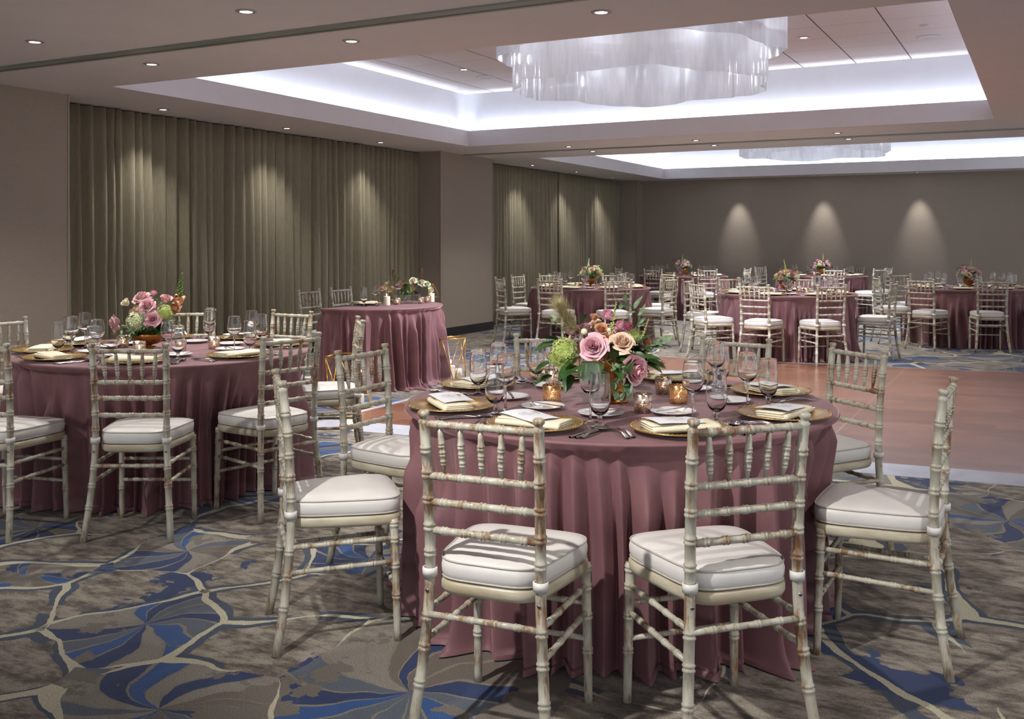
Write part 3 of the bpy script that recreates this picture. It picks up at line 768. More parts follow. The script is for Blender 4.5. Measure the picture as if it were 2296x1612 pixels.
GN = {'F': 'chairs round the near table', 'L': 'chairs round the left table', 'A': 'chairs round the far drape table', 'B': 'chairs round the back corner table', 'C': 'chairs round the dance floor table', 'D': 'chairs round the back wall-light table', 'E': 'chairs round the right-hand far table'}
EXACT = {('F', -86): (-1.379, 2.598, 5.4), ('F', -50): (-.855, 2.856, 46.1), ('F', 0): (-.493, 3.657, 89.4), ('F', 56): (-.88, 4.589, 139), ('F', -136): (-2.246, 2.918, 314.7), ('F', 176): (-2.491, 3.674, 268.9),
         ('L', -50): (-3.862, 3.488, 28), ('L', -12): (-3.602, 4.055, 77.5), ('L', 56): (-3.917, 4.943, 131.6)}
REACH = {k: [] for k in CHAIRS}
for k, L_ in CHAIRS.items():
    for az, r, dyw, lab in L_:
        full_lab = WC+lab if len((WC+lab).split()) <= 16 else 'whitewashed chair '+lab
        if (k, az) in EXACT:
            x, y, rz = EXACT[(k, az)]; place_chair(x, y, R(rz), full_lab, GN[k])
            dx, dy_ = x-TC[k][0], y-TC[k][1]; REACH[k].append((math.atan2(dy_, dx), math.hypot(dx-.2*math.sin(R(rz)), dy_+.2*math.cos(R(rz)))))
        else:
            chair_at(TC[k], az, r, dyw, full_lab, GN[k]); REACH[k].append((R(az), r-.417))
# two chairs behind the half-round table
place_chair(-6.31, 7.99, R(-86), 'whitewashed chair behind the half-round table, the nearer of the pair', 'chairs at the half-round table')
place_chair(-6.31, 8.50, R(-88), 'whitewashed chair behind the half-round table, the farther of the pair', 'chairs at the half-round table')

# ------------------------------------------------------------------ tables and velvet cloths
TZ = .762
def cloth_mesh(outline, total, nu, seed, block=None):
    """outline(s)->(x,y,nx,ny) for s in 0..total; returns a draped cloth mesh with its top at TZ+.003"""
    rnd = random.Random(seed); n = int(total/.098); ks = [0]
    for i in range(n): ks.append(ks[-1]+rnd.uniform(.55, 1.5))
    ks = [k/ks[-1]*total for k in ks]
    amp = [rnd.uniform(.35, 1.15) for _ in range(n)]; start = [rnd.choice([0, 0, 0, .06, .22]) for _ in range(n)]
    drift = [0]+[rnd.uniform(-.05, .05) for _ in range(n-1)]+[0]
    ph = [rnd.uniform(0, 6.28) for _ in range(12)]
    zt = TZ+.003
    rows = [('top', q) for q in (.0, .25, .5, .75, .92, .97)]+[('edge', q) for q in (.0, .25, .5, .75, 1)]+[('drop', q) for q in [i/30 for i in range(1, 31)]]+[('pool', q) for q in (.2, .4, .6, .8, 1)]
    v = []; f = []
    cx = sum(outline(total*i/60)[0] for i in range(60))/60; cy = sum(outline(total*i/60)[1] for i in range(60))/60
    def foldv(s, t):
        kk = ks
        k = 0
        lo, hi = 0, n
        while hi-lo > 1:
            mid = (lo+hi)//2
            if s >= ks[mid]+drift[mid]*t: lo = mid
            else: hi = mid
        k = lo
        a = ks[k]+drift[k]*t; b = ks[k+1]+drift[k+1]*t if k+1 < n else total
        fr = min(max((s-a)/max(b-a, 1e-5), 0), 1)
        w_ = max(0, min(1, (t-start[k])/.25)) if start[k] else min(1, t/.12)
        g = .5-.5*math.cos(2*PI*fr)
        tri = 1-abs(2*fr-1); g = .45*g+.55*tri**1.15
        return amp[k]*w_*g
    for kind, q in rows:
        for i in range(nu):
            s = total*i/nu; x, y, nx, ny = outline(s)
            if kind == 'top':
                sp_ = .0004*math.sin(x*17+ph[0])+.0004*math.sin(y*21+ph[1])
                v.append((cx+(x-cx)*q, cy+(y-cy)*q, zt+sp_)); continue
            if kind == 'edge':
                a = q*PI/2; r_ = .012; o = r_*math.sin(a); z = zt-r_*(1-math.cos(a))
                v.append((x+nx*(o-r_), y+ny*(o-r_), z)); continue
            t = q if kind == 'drop' else 1
            g = foldv(s, t)
            A = .030+.115*t**.6
            bl, dent = block(s) if block else (0, 0); free = 1-bl
            out = A*(g-.95+.25*free)-dent*min(1, t*2.2)+(.010+.040*free)*t+.010*t*math.sin(s*2.1+ph[2])*free
            z = zt-.012-(zt-.012-.022)*t
            xs = x+nx*out; ys = y+ny*out
            tang = .018*t*math.sin(s*9+ph[3]+t*2)
            xs += -ny*tang; ys += nx*tang
            if kind == 'drop' and q > .86:
                k2 = (q-.86)/.14; sw = free*k2*k2*(.018+.02*math.sin(s*7.3+ph[4])+.014*math.sin(s*17+ph[5])); xs += nx*sw; ys += ny*sw
            if kind == 'pool':
                base = .018+.02*math.sin(s*7.3+ph[4])+.014*math.sin(s*17+ph[5])
                o = base*free+q*(.25+.9*free)*(.026+.040*max(0, math.sin(s*5.1+ph[6]))+.012*math.sin(s*13+ph[7]))
                z = .022-.016*q+.012*math.sin(q*PI)*(.6+.6*math.sin(s*11+ph[8]))
                z = max(z, .003)
                xs += nx*o; ys += ny*o
            v.append((xs, ys, z))
    for j in range(len(rows)-1):
        for i in range(nu):
            k = (i+1) % nu; f.append((j*nu+i, (j+1)*nu+i, (j+1)*nu+k, j*nu+k))
    return MB().add(v, f).mesh('tablecloth', M['velvet'])
RT_ = .835
def circ_outline(s):
    a = s/RT_; return (RT_*math.cos(a), RT_*math.sin(a), math.cos(a), math.sin(a))
def chair_block(k):
    def fn(s):
        a = s/RT_; best = 9; reach = 1
        for z, rr in REACH[k]:
            d = abs((a-z+PI) % (2*PI)-PI)
            if d < best: best = d; reach = rr
        q = min(1, max(0, (R(24)-best)/R(8))); q = q*q*(3-2*q)
        return q, q*max(0, RT_-reach+.022)
    return fn
top_me = MB().add(*lathe([(.0005, TZ-.022), (.81, TZ-.022), (.815, TZ-.018), (.815, TZ-.004), (.81, TZ), (.0005, TZ)], 64)).mesh('tabletop', plain('plywood', rgb(150, 120, 84), .6))
def tleg(a):
    c, s = math.cos(a), math.sin(a)
    return MB().add(*path_tube([(c*.45, s*.45, TZ-.022), (c*.45, s*.45, .01)], .014, 8)).mesh('leg', M['trackmetal'])
legs = [tleg(PI/4+k*PI/2) for k in range(4)]
TLAB = {'F': 'round banquet table near the camera under a floor-length mauve cloth', 'L': 'round banquet table at the left under a mauve cloth', 'A': 'round banquet table by the far drape under a mauve cloth',
        'B': 'round banquet table in the back corner under a mauve cloth', 'C': 'round banquet table beyond the dance floor under a mauve cloth', 'D': 'round banquet table under the wall lights at the back', 'E': 'round banquet table at the far right under a mauve cloth'}
CLAB = {'F': 'dusty mauve velvet cloth pooling on the carpet round the near table', 'L': 'dusty mauve velvet cloth hanging in folds at the left table', 'A': 'red-mauve velvet cloth on the far table beside the drape',
        'B': 'mauve velvet cloth on the rearmost table near the corner pier', 'C': 'mauve velvet cloth on the table just beyond the dance floor', 'D': 'mauve velvet cloth on the rear table under the wall lights', 'E': 'dark mauve velvet cloth on the far right table'}
for i, (k, (x, y)) in enumerate(TC.items()):
    t = thing('banquet_table', (x, y, 0), 0, TLAB[k], 'table', 'round banquet tables')
    link('tabletop', top_me, t)
    for l in legs: link('leg', l, t)
    tag(link('tablecloth', cloth_mesh(circ_outline, 2*PI*RT_, 1000 if k in 'FL' else 520, 11+i*3, chair_block(k)), None, (x, y, 0), 0), CLAB[k], 'tablecloth', 'round mauve velvet tablecloths')
# half-round table: flat side toward the drapes
HS = (-6.02, 8.25); HR = .765; cr_ = .05
def half_outline(s):
    # flat side from (0,HR) to (0,-HR) then the arc, with softened corners
    Lf = 2*(HR-cr_); q = PI/2*cr_; s0 = s
    if s < Lf: return (-.0, HR-cr_-s, -1, 0)
    s -= Lf
    if s < q:
        a = PI+s/cr_; return (cr_+cr_*math.cos(a), -(HR-cr_)+cr_*math.sin(a), math.cos(a), math.sin(a))
    s -= q
    La = HR*PI-2*cr_
    if s < La:
        f_ = s/La; a = -PI/2+f_*PI; r = HR
        return (cr_*math.cos(a)**.5*0+max(cr_*(1-abs(2*f_-1))*0, 0)+r*math.cos(a)+cr_*(1-math.cos(a)), r*math.sin(a), math.cos(a), math.sin(a))
    s -= La
    a = PI/2+min(s/q, 1)*PI/2
    return (cr_+cr_*math.cos(a), (HR-cr_)+cr_*math.sin(a), math.cos(a), math.sin(a))
HT = 2*(HR-cr_)+PI/2*cr_*2+HR*PI-2*cr_
t = thing('half_round_table', (*HS, 0), 0, 'half-round sweetheart table before the drapes under a mauve cloth', 'table')
hv = [(.02, -.77, TZ-.022), (.02, .77, TZ-.022)]; hv = [(.72*math.cos(-PI/2+PI*k/32)+.03, .72*math.sin(-PI/2+PI*k/32)) for k in range(33)]
mb = MB(); mb.add([(x, y, TZ-.022) for x, y in hv]+[(x, y, TZ) for x, y in hv], [tuple(range(32, -1, -1)), tuple(range(33, 66))]+[(k, (k+1) % 33, 33+(k+1) % 33, 33+k) for k in range(33)])
link('tabletop', mb.mesh('tabletop', top_me.materials[0], False), t)
for a, b in ((.15, .55), (.15, -.55), (.55, 0)): link('leg', MB().add(*path_tube([(a, b, TZ-.022), (a, b, .01)], .014, 8)).mesh('leg', M['trackmetal']), t)
tag(link('tablecloth', cloth_mesh(half_outline, HT, 620, 5), None, (*HS, 0)), 'mauve velvet cloth in deep folds on the half-round table', 'tablecloth')

# ------------------------------------------------------------------ tableware prototypes
def me_l(name, prof, m, seg=32): return MB().add(*lathe(prof, seg)).mesh(name, M[m])
charger_me = me_l('charger_plate', [(.0005, .006), (.098, .006), (.105, .008), (.112, .013), (.160, .020), (.1635, .0205), (.165, .019), (.1635, .0165), (.112, .009), (.098, .001), (.0005, .001)], 'charger', 64)
bead = MB()
for k in range(72):
    a = 2*PI*k/72; bead.add(*lathe([(.0004, -.0024), (.0024, 0), (.0004, .0024)], 6), Matrix.Translation((.161*math.cos(a), .161*math.sin(a), .0215)))
bead_me = bead.mesh('beaded_rim', M['charger'])
plate_me = me_l('bread_plate', [(.0005, .004), (.048, .004), (.054, .006), (.080, .0145), (.083, .0155), (.0835, .014), (.080, .012), (.052, .002), (.046, 0), (.0005, 0)], 'china', 48)
wine_bowl = me_l('bowl', [(.004, .096), (.010, .098), (.022, .106), (.033, .120), (.0385, .137), (.039, .150), (.0365, .172), (.0325, .195), (.0311, .2085), (.0309, .2098), (.0306, .2100), (.0303, .2098), (.0302, .2085), (.0317, .194), (.0358, .172), (.0378, .150), (.0372, .138), (.0318, .123), (.0210, .110), (.004, .1035)], 'glass', 32)
wine_stem = me_l('stem', [(.0005, 0), (.034, 0), (.0355, .0012), (.034, .002), (.018, .004), (.008, .008), (.0048, .014), (.0040, .03), (.0038, .06), (.0040, .085), (.0060, .094), (.010, .0985), (.0005, .1000)], 'stemglass', 28)
gob_bowl = me_l('bowl', [(.006, .040), (.016, .044), (.026, .053), (.0335, .070), (.0362, .090), (.0362, .110), (.0345, .135), (.0328, .158), (.0323, .1822), (.0322, .1837), (.0318, .1840), (.0314, .1837), (.0313, .1822), (.0318, .158), (.0337, .135), (.0353, .110), (.0352, .090), (.0324, .072), (.0248, .058), (.0150, .050), (.004, .047)], 'glass', 32)
gob_stem = me_l('stem', [(.0005, 0), (.032, 0), (.0335, .0014), (.032, .003), (.018, .006), (.009, .011), (.0062, .016), (.0095, .022), (.0065, .028), (.0100, .034), (.0080, .038), (.016, .0438), (.0005, .0455)], 'stemglass', 28)
def cut(name, kind):
    mb = MB()
    if kind == 'knife':
        def fn(u, t):
            y = -.105+.21*t
            w_ = .0068 if t < .46 else .0085+.002*math.sin((t-.46)/.54*PI)
            if t < .04: w_ = .004+.07*t
            if t > .93: w_ = .0085*(1-((t-.93)/.07)**2*.75)
            th = .0032 if t < .46 else .0012
            a = 2*PI*u; return (w_*math.cos(a)*(1 if t < .46 else 1), y, .0038+th*math.sin(a))
        mb.add(*grid(10, 30, fn, True))
    if kind in ('fork', 'spoon'):
        def fn(u, t):
            y = -.095+.135*t
            w_ = .0065*(1-t)**.6+.0026+.003*max(0, .12-t)*8*0
            a = 2*PI*u; z = .0035+.010*math.sin(PI*min(1, t*.9))**2
            return (w_*math.cos(a), y, z+.0016*math.sin(a))
        mb.add(*grid(8, 20, fn, True))
        if kind == 'spoon':
            def fb(u, t):
                a = 2*PI*u; r = t; return (.0195*r*math.cos(a), .066+.029*r*math.sin(a), .0025+.007*r*r)
            mb.add(*grid(20, 5, fb, True)); mb.add(*grid(20, 5, lambda u, t: (lambda p: (p[0]*1.03, .066+(p[1]-.066)*1.03, p[2]-.0012))(fb(u, t)), True))
        else:
            def pf(u, t): # palm of the fork
                x = -1+2*u; return (x*(.003+.0085*min(1, t*1.4)), .036+.026*t, .0085-.0045*t+.001*x*x)
            mb.add(*grid(6, 6, pf)); mb.add(*grid(6, 6, lambda u, t: (lambda p: (p[0], p[1], p[2]-.0014))(pf(u, t))))
            for k in range(4):
                x = -.0098+.0065*k; mb.add(*path_tube([(x, .060, .0036), (x, .075, .0028), (x*.97, .096, .0062)], [.0015, .0014, .0006], 6))
    return mb.mesh(name, M['silver'])
fork_me = cut('fork', 'fork'); knife_me = cut('knife', 'knife'); spoon_me = cut('spoon', 'spoon')
bk = MB().add(*grid(8, 24, lambda u, t: ((.0048 if t < .5 else .0066*(1-max(0, t-.88)*4))*math.cos(2*PI*u), -.080+.16*t, (.0022 if t < .5 else .001)*math.sin(2*PI*u)), True)); bk_me = bk.mesh('butter_knife', M['silver'])
def napkin_mesh():
    mb = MB(); Lx, Wy = .118, .056
    for k, (z, g_) in enumerate(((0, 0), (.0062, .0015), (.0124, .003), (.0186, .0045))):
        def fn(u, t, z=z, g_=g_):
            a = 2*PI*u; c, s = math.cos(a), math.sin(a)
            yy = math.copysign(abs(c)**.35, c)*(Wy-g_); zz = math.copysign(abs(s)**.8, s)*.0036
            x = -Lx+2*Lx*t; return (x, yy+.004*math.sin(x*22+z*200), z+.004+zz+.0035*math.sin(x*14+1+z*90)*(k*.25)+.006*max(0, t-.8)*k)
        v, f = grid(28, 16, fn, True); mb.add(v, f)
        n = 28; mb.f.append(tuple(len(mb.v)-n+i for i in range(n))); mb.f.append(tuple(len(mb.v)-16*n+n-1-i for i in range(n)))
    # rolled-over fold along one long side
    mb.add(*path_tube(spline([(-Lx, -Wy+.002, .013), (-.04, -Wy-.002, .0145), (.05, -Wy, .014), (Lx, -Wy+.004, .013)], 14), .0108, 12))
    return mb.mesh('napkin', M['napkin'])
napkin_me = napkin_mesh()
card_me = MB().add(*grid(10, 10, lambda u, t: (-.088+.176*u, -.062+.124*t, .004*math.sin(PI*t)+.004*math.cos(PI*u)))).mesh('menu_card', M['card'])
def card_script():
    mb = MB(); z = .0075
    def stroke(pts, r): mb.add(*path_tube([(x, y, z-.0008) for x, y in [(p[0], p[1]) for p in spline([(a, b, 0) for a, b in pts], 18)]], r, 4))
    s = .020
    M_ = [(0, 0), (.18, .9), (.3, 1.1), (.42, .5), (.5, .1), (.62, .7), (.85, 1.15), (.9, .6), (.95, .05), (1.1, .1)]
    e_ = [(1.1, .1), (1.3, .3), (1.28, .45), (1.15, .35), (1.2, .08), (1.4, .1)]
    n_ = [(1.4, .1), (1.5, .4), (1.52, .08), (1.62, .4), (1.74, .38), (1.76, .1), (1.88, .1)]
    u_ = [(1.88, .1), (1.95, .4), (1.95, .12), (2.08, .08), (2.2, .4), (2.2, .1), (2.4, .16)]
    for l in (M_, e_, n_, u_): stroke([(-.024+x*s, .022+y*s*.9) for x, y in l], .0005)
    return mb.mesh('script_lettering', M['goldink'])
script_me = card_script()
mb = MB()
for k, (y, w_) in enumerate(((.010, .008), (-.004, .032), (-.014, .026), (-.024, .034), (-.036, .020))):
    mb.add(*box(-w_, w_, y-.0006, y+.0006, .0068, .0072))
lines_me = mb.mesh('printed_lines', M['greyink'])

COUNT = {}
def put(kind, me, loc, rz, label, cat, group, kids=()):
    o = link(kind, me, None, loc, rz); tag(o, label, cat, group)
    for n, m_ in kids: link(n, m_, o)
    return o
def place_setting(k, az, r=.662, full=True, card=False, mini=False, j=0):
    cx, cy = TC[k]; n = (math.cos(R(az)), math.sin(R(az))); t = (-n[1], n[0]); rz = R(az+90); Z = TZ+.0042
    T = TN[k]; p8 = pos8(az); rnd = random.Random(az*7+ord(k))
    def L(tt, rr, z=0): return (cx+n[0]*rr+t[0]*tt, cy+n[1]*rr+t[1]*tt, Z+z)
    def lab(s): return '%s at the %s place of %s' % (s, p8, T)
    j_ = rnd.uniform(-.012, .012)
    o = put('charger_plate', charger_me, L(j_, r), rz, lab('gold charger plate'), 'charger plate', 'gold charger plates', [('beaded_rim', bead_me)] if full else ())
    put('napkin', napkin_me, L(j_, r, .0075), rz+rnd.uniform(-.12, .12), lab('folded ivory napkin'), 'napkin', 'folded ivory napkins')
    if card:
        c = put('menu_card', card_me, L(j_-.022, r-.006, .040), rz+rnd.uniform(-.45, .25), lab('white menu card'), 'menu card', 'menu cards', [('script_lettering', script_me), ('printed_lines', lines_me)])
    o = thing('wine_glass', L(.115, .49), 0, lab('empty wine glass'), 'wine glass', 'wine glasses'); link('bowl', wine_bowl, o); link('stem', wine_stem, o)
    o = thing('water_goblet', L(.178, .548), 0, lab('short-stemmed water goblet'), 'goblet', 'water goblets'); link('bowl', gob_bowl, o); link('stem', gob_stem, o)
    if mini: return
    pr = .36 if k != 'F' else (.315 if az < 0 and az > -100 else .40)
    put('bread_plate', plate_me, L(-.165, pr), 0, lab('small white bread plate'), 'plate', 'white bread plates')
    a = rz+PI/2+rnd.uniform(-.5, .5)
    bq = link('butter_knife', bk_me, None, L(-.155, pr-.008, .0175), a); tag(bq, 'butter knife at the %s bread plate of %s' % (p8, T), 'knife', 'butter knives')
    for q, tt in enumerate((-.186, -.208)):
        put('fork', fork_me, L(tt+j_, r-.03+.012*q), rz+.03, lab(('inner', 'outer')[q]+' fork'), 'fork', 'forks')
    if full:
        for q, tt in enumerate((.183, .204)):
            put('knife', knife_me, L(tt+j_, r-.005), rz-.02, lab(('inner', 'outer')[q]+' table knife'), 'knife', 'table knives')
        put('spoon', spoon_me, L(.220+j_, r-.005), rz-.03, lab('soup spoon'), 'spoon', 'spoons')
    else:
        put('knife', knife_me, L(.200+j_, r-.005), rz-.02, lab('table knife'), 'knife', 'table knives')
for az in (-92, -50, -6, 44, 89, 132, 174, -136): place_setting('F', az, r=.672, card=True)
for az in (-100, -55, -10, 44, 92, 136, -173, -138): place_setting('L', az, card=az in (92, 136, -173))
for k, off in (('A', -90), ('C', -92), ('E', -92)):
    for i in range(8): place_setting(k, off+45*i, full=False)
for k, off in (('B', -94), ('D', -70)):
    for i in range(8): place_setting(k, off+45*i, full=False, mini=True)

# votive candles
vot_me = me_l('holder', [(.0005, 0), (.029, 0), (.031, .003), (.0335, .035), (.036, .068), (.0345, .069), (.032, .035), (.0292, .006), (.0005, .005)], 'mercury', 28)
votg_me = me_l('holder', [(.0005, 0), (.031, 0), (.033, .003), (.035, .035), (.037, .072), (.0355, .073), (.0335, .035), (.031, .006), (.0005, .005)], 'mercurygold', 28)
wax_me = me_l('tealight', [(.0005, .006), (.019, .006), (.0195, .020), (.017, .021), (.0005, .0205)], 'wax', 20)
flame_me = me_l('flame', [(.0004, .0225), (.0030, .0265), (.0042, .031), (.0030, .039), (.0004, .047)], 'flame', 10)
def votive(x, y, z, label, gold=False, watts=.35, s=1.0):
    t = thing('votive_candle', (x, y, z), 0, label, 'candle', 'votive candles'); t.scale = (s, s, s)
    link('holder', votg_me if gold else vot_me, t); link('tealight', wax_me, t); link('flame', flame_me, t)
    if watts:
        l = bpy.data.lights.new('candle_light', 'POINT'); l.energy = watts; l.color = (1, .62, .30); l.shadow_soft_size = .008
        o = bpy.data.objects.new('candle_light', l); C.objects.link(o); o.parent = t; o.location = (0, 0, .050)
cx, cy = TC['F']; VZ = TZ+.0042
for dx, dy_, lab, gd in ((-.404, .258, 'pinkish mercury glass votive behind the gold one, left of the flowers', False), (-.199, -.18, 'glowing gold mercury glass votive left of the flower vase', True), (.183, -.208, 'silver speckled glass votive in front of the flowers', False),
                     (.098, .262, 'silver speckled glass votive right behind the flowers', False), (.234, .05, 'amber gold glass votive at the right of the flowers', True)):
    votive(cx+dx, cy+dy_, VZ, lab, gd, .03)
cx, cy = TC['L']
for i, (dx, dy_, lab) in enumerate(((-.33, -.02, 'left'), (.03, -.22, 'front'), (.20, -.08, 'right front'), (.22, .16, 'right rear'))):
    votive(cx+dx, cy+dy_, VZ, 'lit glass votive at the %s of the left table flowers' % lab, False, .04)
for k in 'ABCDE':
    cx, cy = TC[k]
    for i, a in enumerate((-110, -20, 70)):
        votive(cx+.27*math.cos(R(a)), cy+.27*math.sin(R(a)), VZ, 'tiny lit votive %s the flowers on %s' % (('in front of', 'right of', 'behind')[i], TN[k]), False, 0)

# ------------------------------------------------------------------ flowers
def rose_v(Rr, seed, n=22, open_=1.0):
    rnd = random.Random(seed); mb = MB()
    for k in range(n):
        t = k/(n-1); th = k*2.399+rnd.uniform(-.2, .2)
        w_ = 2.2*(1-t)+.85; rr = Rr*(.10+.80*t**.95); h = Rr*(1.35-.45*t*open_); tilt = t**1.4*open_
        def fn(u, v_, th=th, w_=w_, rr=rr, h=h, tilt=tilt, t=t):
            x = -1+2*u; wid = w_*(.35+.65*math.sin(PI*min(1, .12+.62*v_)))
            a = th+x*wid*.62
            r = rr*(.30+.70*v_**.55)+Rr*tilt*.40*v_**3
            z = h*(v_-.02*0)*(1-.16*x*x*v_)-Rr*tilt*.42*v_**4.0
            r += Rr*.02*math.sin(x*5+th)*v_ + .035*Rr*abs(x)**3*v_
            return (r*math.cos(a), r*math.sin(a), z-Rr*.5)
        mb.add(*grid(8, 8, fn))
    # green base
    return mb.v, mb.f
def rose_mesh(Rr, m, seed, n=22, open_=1.0):
    v, f = rose_v(Rr, seed, n, open_); return MB().add(v, f).mesh('rose', M[m])
def hydr_mesh(Rr, m, seed, n=170, el=1.0, pet=.16):
    rnd = random.Random(seed); mb = MB()
    mb.add(*lathe([(.0004, -Rr*.8*el), (Rr*.6, -Rr*.5*el), (Rr*.8, 0), (Rr*.6, Rr*.5*el), (.0004, Rr*.8*el)], 12))
    for k in range(n):
        z = 1-2*(k+.5)/n; a = k*2.39996; r = math.sqrt(1-z*z); d = Vector((r*math.cos(a), r*math.sin(a), z))
        s = Rr*pet*rnd.uniform(.8, 1.25); p = Vector((d.x*Rr, d.y*Rr, d.z*Rr*el))*rnd.uniform(.88, 1.1)
        Mx = aim(p, d+Vector((rnd.uniform(-.4, .4), rnd.uniform(-.4, .4), rnd.uniform(-.4, .4))), rnd.uniform(0, 6))
        for q in range(4):
            b = q*PI/2; c, s_ = math.cos(b), math.sin(b)
            pts = [(0, 0, 0), (s*.9, -s*.45, s*.18), (s*1.25, 0, s*.3), (s*.9, s*.45, s*.18)]
            mb.add([(c*x-s_*y, s_*x+c*y, z_) for x, y, z_ in pts], [(0, 1, 2, 3)], Mx)
    return mb.mesh('hydrangea', M[m], False)
def leaf_into(mb, p, d, L, wdt, roll=0, curl=.3, nseg=6):
    Mx = aim(p, d, roll)
    def fn(u, t):
        x = -1+2*u; w_ = wdt*math.sin(PI*(t**.8))**.8*(1-.15*t)
        return (x*w_, -curl*L*t*t+abs(x)*w_*.35, L*t)
    mb.add(*grid(5, nseg, fn), Mx)
def spray_into(mbs, mbl, pts, n, L, wdt, rnd, r=.0016):
    P = spline(pts, 24); mbs.add(*path_tube(P, [r*(1-.6*i/23) for i in range(24)], 6))
    for k in range(n):
        i = int(4+19*(k+.3)/n); i = min(i, 22); t = (P[i+1]-P[i]).normalized()
        side = Vector((rnd.uniform(-1, 1), rnd.uniform(-1, 1), rnd.uniform(-.6, .8))); side -= t*side.dot(t); side.normalize()
        leaf_into(mbl, P[i], t*.55+side, L*rnd.uniform(.75, 1.15), wdt, rnd.uniform(0, 6), .25)
def spike_mesh(L, m, seed, name='flower_spike', n=26, bs=.006):
    rnd = random.Random(seed); mb = MB(); mb.add(*path_tube([(0, 0, 0), (.004, 0, L*.5), (0, .004, L)], [.0022, .0018, .0008], 6))
    for k in range(n):
        t = .15+.85*k/n; a = k*2.4; s = bs*(1.25-.85*t); d = Vector((math.cos(a), math.sin(a), .5))
        mb.add(*lathe([(.0003, 0), (s*.7, s*.5), (s*.8, s*1.1), (s*.5, s*1.7), (.0003, s*2)], 7), aim((0, 0, L*t), d))
    return mb.mesh(name, M[m])
def plume_mesh(L, wd_, m, seed, n=420):
    rnd = random.Random(seed); mb = MB(); P = spline([(0, 0, 0), (L*.10, 0, L*.4), (L*.28, 0, L*.75), (L*.5, 0, L*.95)], 30)
    mb.add(*path_tube(P, .0012, 5))
    for k in range(n):
        i = rnd.randint(7, 28); t = (P[i+1]-P[i]).normalized(); q = (i-7)/21
        s = Vector((rnd.gauss(0, 1), rnd.gauss(0, 1), rnd.gauss(0, 1))); s -= t*s.dot(t); s.normalize()
        d = (t*rnd.uniform(.5, 1.3)+s*1.0).normalized(); l = wd_*(.5+.8*math.sin(PI*(.15+.75*q)))*rnd.uniform(.6, 1.15)
        sd = d.cross(s if abs(d.dot(s)) < .9 else Vector((0, 0, 1))).normalized()*.0006; p = P[i]; e = p+d*l; mid = p+d*l*.5+Vector((0, 0, -l*.02))
        mb.add([p-sd, p+sd, mid+sd*.8, mid-sd*.8, e], [(0, 1, 2, 3), (3, 2, 4)])
    return mb.mesh('grass_plume', M[m], False)
def scab_mesh(Rr, m, seed):
    rnd = random.Random(seed); mb = MB()
    for k in range(90):
        z = rnd.uniform(-.2, 1); a = rnd.uniform(0, 6.28); r = math.sqrt(max(0, 1-z*z)); d = Vector((r*math.cos(a), r*math.sin(a), z))
        mb.add(*path_tube([d*Rr*.3, d*Rr*.85, d*Rr*1.05+Vector((0, 0, .001))], [.0006, .0009, .0016], 4))
    mb.add(*lathe([(.0003, -Rr*.5), (Rr*.6, -Rr*.2), (Rr*.7, Rr*.2), (Rr*.4, Rr*.6), (.0003, Rr*.7)], 10))
    return mb.mesh('scabiosa', M[m], False)
def bell_into(mb, p, d, s):
    mb.add(*lathe([(.0004, 0), (s*.35, s*.15), (s*.5, s*.6), (s*.55, s*1.1), (s*.85, s*1.45), (s*.9, s*1.5)], 10), aim(p, d))
def compote_mesh(Rr, zb, zt, foot, name='compote_vase', rib=.03, seg=64):
    pr = [(.0005, 0), (foot, 0), (foot*1.02, .006), (foot*.8, .014), (foot*.42, zb*.45), (foot*.36, zb*.75), (foot*.45, zb), (Rr*.55, zb+(zt-zb)*.12), (Rr*.86, zb+(zt-zb)*.42), (Rr, zb+(zt-zb)*.8), (Rr*1.02, zt), (Rr*.98, zt), (Rr*.9, zb+(zt-zb)*.6), (.0005, zb+(zt-zb)*.3)]
    v, f = lathe(pr, seg); w_ = []
    for j, (r, z) in enumerate(pr):
        for i in range(seg):
            x, y, zz = v[j*seg+i]; k = 1+(rib*math.sin(PI*i) if 5 < j < 11 else 0)+(rib*math.cos(16*2*PI*i/seg) if 5 < j < 11 else 0); w_.append((x*k, y*k, zz))
    return MB().add(w_, f).mesh(name, M['compote'])

ROSES = {}
def rose_me(m, v): 
    k = (m, v)
    if k not in ROSES: ROSES[k] = rose_mesh(.05, m, 31+v*7+len(m), 22 if v < 3 else 15, (1.0, .8, .55, .3)[v])
    return ROSES[k]
HYD = {'lime': hydr_mesh(.05, 'lime', 3, 330, 1.15, .11), 'pale': hydr_mesh(.045, 'palegreen', 5, 150, 1.0, .2)}
SPK = {'big': spike_mesh(.17, 'stem', 9, n=40, bs=.012), 'snap': spike_mesh(.16, 'lime', 2), 'white': spike_mesh(.15, 'cream', 4, n=22, bs=.009)}
PLM = {'beige': plume_mesh(.20, .068, 'plume', 3, 950), 'brown': plume_mesh(.16, .04, 'brownplume', 7, 480)}
SCB = {'mauve': scab_mesh(.021, 'mauve', 3), 'burg': scab_mesh(.018, 'burgundy', 5)}
def bud_mesh(): return me_l('flower_bud', [(.0004, -.012), (.009, -.008), (.013, 0), (.012, .008), (.007, .014), (.0004, .016)], 'cream', 14)
BUD = bud_mesh()
def child(t, name, me, p, d, roll=0, s=1.0):
    o = link(name, me, t); o.matrix_local = aim(Vector(p), d, roll, s); return o
